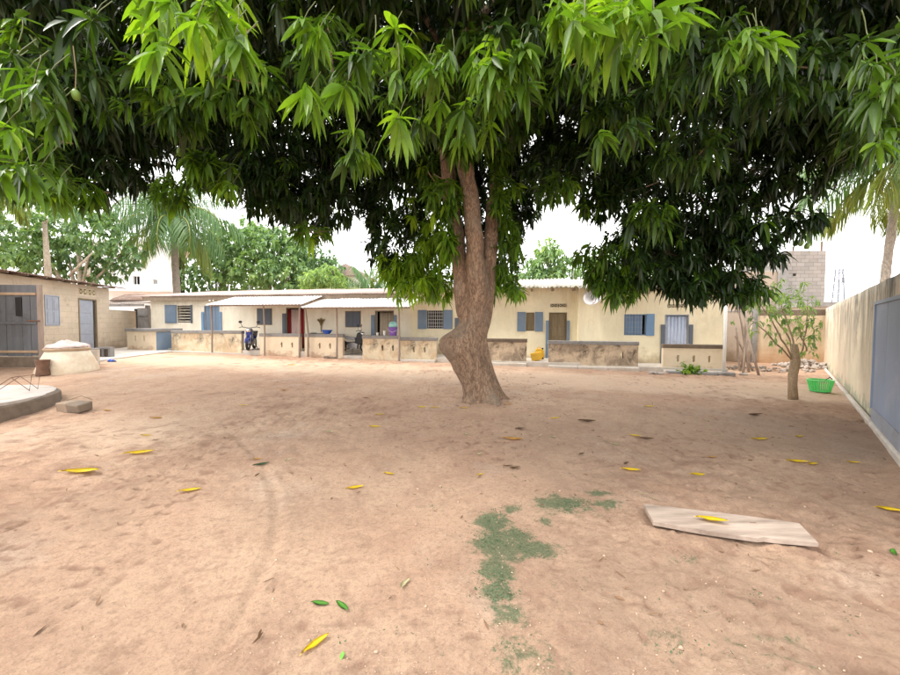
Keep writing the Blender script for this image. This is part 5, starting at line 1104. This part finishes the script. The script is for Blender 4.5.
for lb, px, Y, lobes in (
    ('dense green tree behind the long house, right beside the tall palm', 225, 32, [(215, 262, 0, 2.2, .3), (235, 250, 0, 2.4, .35), (205, 282, 0, 2.0, .3), (240, 278, -1, 2.2, .45), (225, 240, 1, 1.8, .3), (205, 245, 1, 1.6, .3)]),
    ('tallest bright green tree behind the middle of the long house roof', 270, 31, [(262, 245, 0, 2.2, .5), (285, 255, 0, 2.2, .45), (260, 272, -1, 2.2, .55), (290, 276, -1, 1.8, .5), (250, 232, 1, 1.5, .45), (275, 238, 0, 1.5, .4)]),
    ('dark green tree behind the long house, right of the tallest one', 318, 33, [(312, 262, 0, 2.2, .2), (325, 272, 0, 1.8, .22), (305, 278, 0, 1.8, .3), (330, 285, 0, 1.5, .25), (302, 250, 1, 1.6, .25)]),
    ('round leafy treetop above the corrugated roof, right of the mango trunk', 548, 32, [(548, 262, 0, 1.7, .5), (535, 270, 0, 1.3, .45), (562, 270, 0, 1.4, .45), (548, 250, 0, 1.2, .6), (548, 282, 0, 2.0, .4), (525, 282, 0, 1.4, .4)]),
    ('leafy tree half hidden by mango leaves above the step in the roof', 605, 33, [(590, 275, 0, 1.6, .4), (610, 265, 0, 2., .4), (630, 270, 0, 2., .35), (600, 285, 0, 1.8, .4)])):
    broad('broadleaf_tree', lb, 'tree', px, 0, Y, lobes, .42, 1.5, group='trees standing behind the long house')
broad('bush_tree', 'small pale yellow green bush tree above the roof beside the dark green tree', 'tree', 322, 0, 24, [(318, 278, 0, .9, .85), (328, 274, 0, .8, .8), (310, 283, 0, .8, .8), (335, 283, 0, .8, .8)], .22, 1.6, group='trees standing behind the long house')
q = at(48, 320, 18.5); t = thing('bare_trunk', 'pale bare upright trunk with a broken top behind the small house roof', 'tree trunk', (q.x, q.y, 0)); zz = at(48, 222, 18.5).z
MB().tube([(.25, 0, 0), (.12, 0, zz*.5), (0, 0, zz)], [.2, .15, .09], 12).wobble(.02, 2).build('trunk', 'pale_bark', t, True); MB().tube([(0, 0, zz-.3), (.15, 0, zz+.15)], [.05, .03], 7).build('stub', 'pale_bark', t, True)
# small lopped tree with thin shoots near the boundary wall
g = ground(793, 399); st = thing('lopped_tree', 'small lopped tree with stubby trunk and thin leafy shoots near the boundary wall', 'tree', g)
og = Vector(g); YL = g.y
def lo(px, py, dy=0): return at(px, py, YL+dy)-og
b = MB().tube([(0, 0, -.05), lo(792.5, 385), lo(793.5, 375), lo(795, 362), lo(795, 352), lo(795, 344.5)], [.09, .08, .075, .088, .075, .05], 14)
for v in b.bm.verts: v.co += mnoise.noise_vector(v.co*5)*.022
b.build('trunk', 'young_bark', st, True)
shoots = [((797, 362), (803, 345), (806, 325), (808, 300), .1), ((793, 357), (780, 335), (770, 318), (760, 305), -.1), ((793, 360), (778, 345), (762, 328), (748, 318), -.2), ((795, 350), (788, 325), (782, 305), (775, 288), .2), ((796, 360), (806, 350), (800, 335), (797, 312), 0), ((793, 352), (784, 330), (768, 310), (755, 290), .3)]
Cs = []; As = []
for s_ in shoots:
    P = [lo(*q, s_[4]*i) for i, q in enumerate(s_[:4])]; limb([tuple(p) for p in P], [.02, .016, .012, .006], st, 5, 6, 'shoot', 'young_bark')
    for t_ in np.linspace(.35, 1, 9):
        f = t_*3; i = min(int(f), 2); p = P[i].lerp(P[i+1], f-i); Cs.append(np.array(p)+rng.normal(0, .1, 3)); As.append(rng.normal(0, 1, 3)+np.array([0, 0, .3]))
for (px, py, sx2, sz2, n) in ((765, 300, 16, 6, 14), (790, 298, 12, 7, 13), (803, 302, 9, 8, 12), (802, 318, 7, 8, 9), (812, 322, 6, 9, 6), (808, 338, 5, 7, 6), (745, 306, 9, 5, 6), (778, 288, 10, 4, 6)):
    for _ in range(n): Cs.append(np.array(lo(px+rng.normal(0, sx2), py+rng.normal(0, sz2), rng.normal(0, .3)))); As.append(rng.normal(0, 1, 3)+np.array([0, 0, .2]))
Cs = np.array(Cs); As = np.array(As); V, F, T = rosettes(Cs, As, 6, .125, np.clip(rng.normal(.72, .2, len(Cs)), 0, 1), simple_=True, wr=.34)
o = link(bpy.data.objects.new('crown', mesh_np('crown', V, F, 'tree_leaf', T)), st); o['kind'] = 'stuff'
# weed at the foot of the right low wall
g = ground(691, 374); Cs = np.array([[rng.normal(0, .2), rng.normal(-.05, .07), abs(rng.normal(.12, .09))] for _ in range(60)]); As = np.concatenate([rng.normal(0, .6, (60, 2)), np.ones((60, 1))], 1)
V, F, T = rosettes(Cs, As, 8, .14, np.clip(rng.normal(.8, .12, 60), 0, 1), wr=.4); t = thing('weed', 'low bright green leafy weed at the foot of the right low wall', 'weed', g)
o = link(bpy.data.objects.new('leaves', mesh_np('leaves', V, F, 'mango_leaf', T)), t); b = MB()
for i in range(14): a = random.uniform(0, 6.28); b.tube([(0, 0, 0), (.1*math.cos(a), .05*math.sin(a), .06), (.25*math.cos(a), .08*math.sin(a), .1)], .004, 4)
b.build('stems', 'young_bark', t)

# ------------------------------------------------------------------ palms
def frond_mesh(name, L, e0, bend, tint, seed, nl=54, wl=.30):
    r = np.random.default_rng(seed); K = 40; an = R(e0)-R(bend)*(np.linspace(0, 1, K)**1.2); X = np.concatenate(([0], np.cumsum(np.cos(an))))*L/K; Zz = np.concatenate(([0], np.cumsum(np.sin(an))))*L/K
    def pos(t): return np.array([np.interp(t*K, range(K+1), X), 0, np.interp(t*K, range(K+1), Zz)])
    P = []; D = []; U = []; LL = []; Wd = []; Dr = []; Tn = []
    for t in np.linspace(.12, .995, nl):
        p = pos(t); d = pos(min(t+.02, 1))-pos(t-.03); d /= np.linalg.norm(d)
        for s in (-1, 1):
            P.append(p); D.append(d*.55+np.array([0, s*.75, -.35])+r.normal(0, .1, 3)); U.append((0, 0, 1)); l = wl*L*(.35+.65*math.sin(PI*min(max(t*.85+.12, 0), 1))); LL.append(l); Wd.append(.04+.012*L/3); Dr.append(1.6+.7*r.random()); Tn.append(min(max(tint+r.normal(0, .1), 0), 1))
    V, F, T = leaf_batch(np.array(P), np.array(D), np.array(U, float)+r.normal(0, .2, (len(P), 3)), np.array(LL), np.array(Wd), np.array(Dr), np.array(Tn), simple_=True)
    b = MB().tube([tuple(pos(t)) for t in np.linspace(0, 1, 12)], [.035*L/3*(1-.85*t) for t in np.linspace(0, 1, 12)], 5); b.bm.verts.ensure_lookup_table(); b.bm.verts.index_update()
    k = len(V); V2 = np.array([v.co[:] for v in b.bm.verts]); F2 = np.array([[v.index for v in f.verts] for f in b.bm.faces if len(f.verts) == 4])+k; b.bm.free()
    return mesh_np(name, np.concatenate([V, V2]), np.concatenate([F, F2]), 'palm_leaf', np.concatenate([T, np.full(len(V2), .95)]))
def palm(label, px, pyc, Y, L, base_shift=(0, 0), n=20, tint=.4, tr=.16, seed=0, levels=((78, 62), (60, 85), (38, 95), (10, 85), (-22, 62)), young=False):
    c = at(px, pyc, Y); bx, by = c.x+base_shift[0], c.y+base_shift[1]; g = gz(bx, by); t = thing('palm_tree', label, 'palm tree', (bx, by, g), 0, 'palm trees beyond the houses')
    H = c.z-g; tp_ = Vector((-base_shift[0], -base_shift[1], H))
    b = MB(); k = max(8, int(H/.2)); pts = [Vector((tp_.x*(i/k)**1.4, tp_.y*(i/k)**1.4, H*i/k)) for i in range(k+1)]; b.tube(pts, [tr*(1.2-.35*i/k+(.05 if i % 2 else 0)) for i in range(k+1)], 12).wobble(.02, 4); b.build('trunk', 'palm_bark', t, True)
    nl = len(levels); ms = [frond_mesh('frond', L*(1.0 if 0 < i < 4 else .85), e, bd, min(1, tint+(.3 if i >= nl-1 else 0)), seed*10+i) for i, (e, bd) in enumerate(levels)]
    rd = random.Random(seed)
    for i in range(n):
        lev = (i+.5)/n; k = min(nl-1, int(lev*nl)); o = inst('frond', ms[k], t, tp_+Vector((0, 0, -.3*lev)), (rd.uniform(-.2, .2), rd.uniform(-.14, .14), 2.4*i+rd.uniform(-.2, .2))); o.scale = (rd.uniform(.85, 1.08),)*3
    if not young:
        b = MB()
        for i in range(7): a = i*.9; b.lathe([(.001, -.13), (.09, -.08), (.11, 0), (.07, .1), (.001, .12)], 9, (tp_.x+.24*math.cos(a), tp_.y+.24*math.sin(a), H-.4-.05*(i % 2)), cap=False)
        o = b.build('coconuts', 'brown_wood', t, True); o['kind'] = 'stuff'
    return t
bark('palm_bark', srgb(140, 132, 122), srgb(168, 158, 146), srgb(96, 88, 80))
palm('tall coconut palm with hanging fronds behind the left end of the long house', 172, 216, 25, 4.6, (.3, 0), 30, .4, .2, 1)
palm('palm showing only a fan of fronds above the awning roof', 372, 300, 27, 3.8, (0, 0), 16, .4, .16, 2, ((82, 40), (65, 55), (45, 70)), True)
palm('coconut palm whose fronds hang in from the left edge of the picture', -14, 168, 17, 3.2, (-.6, 0), 24, .5, .16, 3)
palm('slim leaning coconut palm above the boundary wall at the right edge', 903, 150, 13, 3.6, (-.25, .3), 30, .5, .12, 4)
# masts
for px, y0, Y, lab in ((574, 226, 26, 'thin tall mast beyond the roof, right of the round treetop'), (217.5, 282, 20, 'short thin pole above the roof behind the awning'), (249.5, 285, 20, 'short pale stub above the roof behind the blue motorbike')):
    q = at(px, y0, Y); t = thing('mast', lab, 'mast', (q.x, q.y, 0)); MB().tube([(0, 0, 0), (0, 0, q.z)], [.035, .02], 7).build('shaft', 'steel', t); b = MB()
    for k in range(2): b.box(-.12, .12, -.01, .01, q.z-.1-.14*k, q.z-.085-.14*k)
    b.build('cross_arms', 'steel', t)
q = at(838, 303, 70); zt = at(838, 269, 70).z; t = thing('lattice_tower', 'pale distant lattice tower above the corner of the boundary wall', 'tower', (q.x, q.y, 0)); H = zt
for sx2 in (-1, 1):
    for sy2 in (-1, 1): MB().tube([(sx2*.8, sy2*.8, 0), (sx2*.35, sy2*.35, H)], .10, 5).build('leg', 'slate_paint', t)
b = MB()
for i in range(12):
    z0 = H*i/12; z1 = H*(i+1)/12; a = .8-.45*i/12; c = .8-.45*(i+1)/12
    for s_ in (-1, 1): b.tube([(-a, s_*a, z0), (c, s_*c, z1)], .045, 4); b.tube([(a, s_*a, z0), (-c, s_*c, z1)], .045, 4)
b.build('bracing', 'slate_paint', t)
for i, (x, z) in enumerate(((.5, H-.6), (-.6, H-1.6), (.55, H-2.1))): MB().tube([(x, -.3, z-.5), (x, -.3, z+.5)], .25, 8).build('antenna', 'lilac_paint', t)

# ------------------------------------------------------------------ fallen leaves on the sand
def fallen(px, py, plen, ang, mat, label, curl=.25, w=.3, lift=.0, name='fallen_leaf', zoff=None):
    g = ground(px, py) if zoff is None else None
    if zoff is not None: d = ray(px, py); k = (zoff-CAM_H)/d.z; g = Vector((d.x*k, d.y*k, zoff))
    if zoff is None: g = Vector((g.x, g.y, float(zat(np.array([g.x]), np.array([g.y]))[0])))
    L = plen/FPX*g.y*1.02; L = min(max(L, .05), .34); n = 9; b = MB(); rows = []
    for i in range(n+1):
        t = i/n; wd = w*math.sin(PI*min(1, t*.96+.02))**.75*.5 if 0 < i < n else 0; wd = max(wd, .008); bx = .12*math.sin(t*PI)*curl*2
        z = .03+curl*(.5-t)**2*.55+.02*math.sin(t*9); rows.append([b.bm.verts.new((t-.5, bx-wd, z+.35*wd*curl+.015*math.sin(t*14))), b.bm.verts.new((t-.5, bx, z-.02)), b.bm.verts.new((t-.5, bx+wd, z+.45*wd*(curl+.2)+.015*math.sin(t*11+2)))])
    for i in range(n):
        for j in range(2): b.bm.faces.new((rows[i][j], rows[i+1][j], rows[i+1][j+1], rows[i][j+1]))
    r = bmesh.ops.solidify(b.bm, geom=b.bm.faces[:], thickness=.006)
    b.tube([(-.5, 0, .03+curl*.14), (-.58, -.01, .03+curl*.1)], [.012, .006], 4)
    bmesh.ops.scale(b.bm, vec=(L, L, L), verts=b.bm.verts); o = b.build(name, mat, None, True, loc=g+Vector((0, 0, .008+lift))); o.rotation_euler = (random.uniform(-.1, .1), random.uniform(-.06, .06), ang)
    return tag(o, label, 'leaf', 'leaves fallen on the sand')
Yl, Ol, Gl, Dl, Pl, Bl = 'yellow_leaf', 'orange_leaf', 'green_leaf', 'dark_green_leaf', 'pale_leaf', 'brown_leaf'
for q in ((80, 472.5, 32, .2, Yl, 'long flat yellow leaf nearest the left edge of the yard'), (139, 454.5, 24, .4, Yl, 'yellow leaf lying just beyond a smaller yellow one, left part of the yard'), (189.5, 490.5, 20, .3, Yl, 'slim yellow leaf on trodden sand, nearest one left of the bicycle track'),
          (146, 436, 11, .1, Yl, 'faded small yellow leaf beyond the slim leaves on the left'), (156, 440.5, 6, .9, Bl, 'tiny dark curled leaf beside the faded yellow one'), (107, 411, 9, 0, Ol, 'small tan leaf on the sand right of the broken block'),
          (156, 418, 12, .1, Ol, 'narrow tan leaf beyond the faded yellow leaf'), (355, 487, 18, .35, Yl, 'slim yellow leaf lying left of the plumper one, middle of the yard'), (388.5, 473, 13, -.4, Yl, 'plump bright yellow leaf in the middle of the yard'),
          (316, 646, 30, .85, Yl, 'large bright yellow leaf nearest the camera'), (375, 428, 12, 0, Yl, 'yellow leaf left of the trunk foot, nearer of two in line'), (379.5, 415, 9, 0, Yl, 'yellow leaf left of the trunk foot, farther of two in line'),
          (422, 408, 9, .1, Yl, 'faint yellow leaf just left of the trunk foot, left of a pair'), (435, 408, 9, -.1, Yl, 'faint yellow leaf just left of the trunk foot, right of a pair'), (291.5, 365, 8, .1, Yl, 'yellow leaf far back on the sand before the porch walls'),
          (243, 406, 8, .3, Yl, 'small yellow leaf on open sand left of the tree, far side'), (283, 391, 8, 0, Ol, 'small tan leaf on open sand toward the porch'), (257, 459, 9, .1, Ol, 'small orange leaf just beyond the dark green curled one'),
          (464, 409, 9, 0, Yl, 'yellow leaf touching the near side of the trunk foot'), (508, 406, 9, -.1, Ol, 'tan leaf at the right side of the trunk foot'), (555, 418.5, 10, .1, Yl, 'golden leaf right of the trunk by itself'),
          (649, 407.5, 11, 0, Yl, 'golden leaf on sand far right of the trunk toward the long low wall'), (635, 437, 12, -.5, Yl, 'pale yellow curled leaf beside a dark dry one'), (647, 439.5, 13, -.2, Bl, 'dark dry leaf touching the pale yellow curled one'),
          (631, 470.5, 18, -.25, Yl, 'bright yellow leaf with a dark dry leaf behind it'), (627, 464, 9, .7, Bl, 'dark dry curled leaf just behind the bright yellow one'), (698.5, 473, 16, -.05, Yl, 'broad golden leaf beyond the timber board'),
          (712, 458, 11, .1, Ol, 'faint orange leaf beyond the broad golden one'), (760, 440, 17, 0, Yl, 'slim yellow leaf under the crown, left of a shorter one'), (799.5, 437.5, 9, 0, Yl, 'short yellow leaf on darker soil before the lopped tree'),
          (798, 463.5, 19, -.3, Yl, 'long yellow half of the forked pair of leaves near the blue gate'), (813, 466, 14, .3, Yl, 'short upturned half of the forked pair of leaves near the blue gate'), (853.5, 463, 11, -.45, Yl, 'small yellow leaf between the forked pair and the blue gate'),
          (890, 511, 20, -.5, Yl, 'slim yellow leaf at the right edge near the blue gate'), (261, 465.5, 15, .55, Dl, 'dark green curled leaf on the left half of the yard'), (320, 604, 19, -.15, Gl, 'plump green leaf, left one of the joined green pair'),
          (342, 608, 21, -.7, Gl, 'narrow drooping green leaf, right one of the joined green pair'), (406, 587.5, 17, 1.15, Pl, 'pale upright curled leaf alone in the foreground'), (895, 553, 16, .8, Gl, 'pale green leaf cut by the right edge of the picture'),
          (513, 440.5, 20, -.15, Ol, 'long orange brown leaf lying nearer than the trunk'), (329, 434, 9, -.3, Pl, 'small curled whitish leaf on open sand'), (288, 461, 8, .9, Pl, 'tiny pale curled leaf right of the dark green one'),
          (480, 455, 9, 1.0, Pl, 'small curled pale leaf between orange brown leaf and moss'), (467, 436, 9, -.6, Pl, 'short pale twig like leaf near the trunk'), (541, 436, 6, .9, Pl, 'tiny whitish curled leaf, left of two'), (553, 437, 8, .1, Pl, 'tiny whitish flat leaf, right of two'),
          (582, 453, 8, .6, Bl, 'small dry two toned leaf in the darker soil'), (515, 468, 12, .3, Bl, 'crumpled dark leaf near the moss'), (508, 466, 9, .1, Bl, 'dark flat scrap of leaf beside the crumpled one'), (520, 430, 10, .2, Bl, 'dark thin leaf before the trunk'),
          (587, 422, 16, -.35, Bl, 'long dark dry leaf right of the golden leaf'), (616, 443, 10, -.8, Pl, 'pale twig like leaf in the darker soil'), (366, 400, 7, 0, Bl, 'small dark leaf on sand left of the tree'), (756, 417, 14, 0, Bl, 'dark dry leaf lying in the darker soil before the porch, right side'),
          (480, 474, 8, .3, Yl, 'tiny yellow scrap left of the moss')):
    fallen(*q, curl=random.uniform(.1, .35) if q[4] in (Yl, Gl, Ol) else random.uniform(.4, .8), w=random.uniform(.26, .36))
fallen(712, 521.5, 27, -.42, Yl, 'bright yellow leaf resting on top of the timber board', .3, .3, zoff=.066)
fallen(642, 494, 13, -.5, Pl, 'curved pale twig end lying just beyond the timber board', .7, .08); fallen(655, 499, 12, -.7, Pl, 'thin pale stalk lying between twig end and timber board', .4, .06); fallen(844, 560, 8, 1.5, Pl, 'short pale straw right of the timber board', .2, .06)
g = ground(341, 657); tag(cloth_heap('weed_sprout', .016, .012, 'green_leaf', g, 2, 'x'), 'tiny pale sprout on the sand right of the large yellow leaf', 'sprout')
# scattered grit, chips and dry scraps nobody could count
Pg = []; Fg = []; k = 0; r3 = np.random.default_rng(5); N = 3600
d = 1.4+r3.random(N)**1.6*9; a = r3.uniform(-1.0, 1.0, N); xs = d*np.tan(a*.93)*.9; keep = (np.abs(xs) < 10) & ~((xs-.66)**2+(d-7.25)**2 < .35); xs = xs[keep]; ds = d[keep]
zg = zat(xs, ds); sz_ = r3.uniform(.0025, .008, len(xs))*(1+(r3.random(len(xs)) < .04)*1.5); octa = np.array([[1, 0, 0], [0, 1, 0], [-1, 0, 0], [0, -1, 0], [0, 0, .7], [0, 0, -.7]]); of = np.array([[0, 1, 4, -1], [1, 2, 4, -1], [2, 3, 4, -1], [3, 0, 4, -1], [1, 0, 5, -1], [2, 1, 5, -1], [3, 2, 5, -1], [0, 3, 5, -1]])
V = np.stack([xs, ds, zg+sz_*.2], -1)[:, None]+octa[None]*sz_[:, None, None]*r3.uniform(.5, 1.3, (len(xs), 6, 1)); F = (of[None].repeat(len(xs), 0)); F = np.where(F >= 0, F+(np.arange(len(xs))*6)[:, None, None], -1)
M['grit'] = simple('grit', srgb(176, 148, 126), .95, .3, 3)
o = link(bpy.data.objects.new('grit', mesh_np('grit', V.reshape(-1, 3), F.reshape(-1, 4), 'grit'))); tag(o, 'fine scattered grit and pebbles on the sandy yard', 'grit', kind='stuff')
nm = 60000; xs = r3.uniform(-.6, 3.2, nm); ys = r3.uniform(1.75, 4.2, nm)
def mask_at(A_, x, y): j = np.clip(np.searchsorted(gx, x)-1, 0, nx-1); i = np.clip(np.searchsorted(gy, y)-1, 0, ny-1); return A_[i, j]
mk = mask_at(moss, xs, ys)+vnoise(xs*7, ys*7, 31)*1.2+vnoise(xs*26, ys*26, 32)*.9; kp = (mk > .66) & (r3.random(nm) < np.clip((mk-.5)*1.1, 0, .85)); xs = xs[kp][:16000]; ys = ys[kp][:16000]; m_ = len(xs); zz = zat(xs, ys)-.001
an = r3.uniform(0, 6.28, m_); V, F, T = leaf_batch(np.stack([xs, ys, zz], -1), np.stack([np.cos(an), np.sin(an), r3.uniform(.1, .9, m_)], -1), np.array([0, 0, 1.])+r3.normal(0, .4, (m_, 3)), r3.uniform(.007, .018, m_), r3.uniform(.004, .008, m_), np.zeros(m_), r3.uniform(0, .45, m_), simple_=True)
leafmat('moss_leaf', [(0, (.05, .10, .05, 1)), (1, (.20, .28, .14, 1)), (.5, (.09, .16, .08, 1))], .2, .8, .2)
o = link(bpy.data.objects.new('moss', mesh_np('moss', V, F, 'moss_leaf', T))); tag(o, 'low green moss and tiny weeds spreading on the bare soil left of the timber board', 'moss', kind='stuff'); print('moss', m_)
n_s = 1500; xs = r3.uniform(-7, 9, n_s); ys = 1.8+r3.random(n_s)**1.3*9; wgt = np.exp(-((xs-2.5)/3.5)**2-((ys-5.5)/3)**2)+.18; kp = r3.random(n_s) < wgt+1.2*np.exp(-(np.hypot(xs-.7, ys-7.1)/.9)**2); xs = xs[kp]; ys = ys[kp]; zz = zat(xs, ys)+.006; m_ = len(xs)
an = r3.uniform(0, 6.28, m_); V, F, T = leaf_batch(np.stack([xs, ys, zz], -1), np.stack([np.cos(an), np.sin(an), r3.normal(.05, .15, m_)], -1), np.array([0, 0, 1.])+r3.normal(0, .4, (m_, 3)), r3.uniform(.02, .09, m_), r3.uniform(.005, .02, m_), np.zeros(m_), np.full(m_, .3), simple_=True)
T = np.clip(T, 0, 1)
o = link(bpy.data.objects.new('leaf_litter', mesh_np('leaf_litter', V, F, 'brown_leaf', T))); tag(o, 'dry brown scraps of leaf litter strewn over the yard', 'leaf litter', kind='stuff')
print('objects', len(bpy.data.objects))
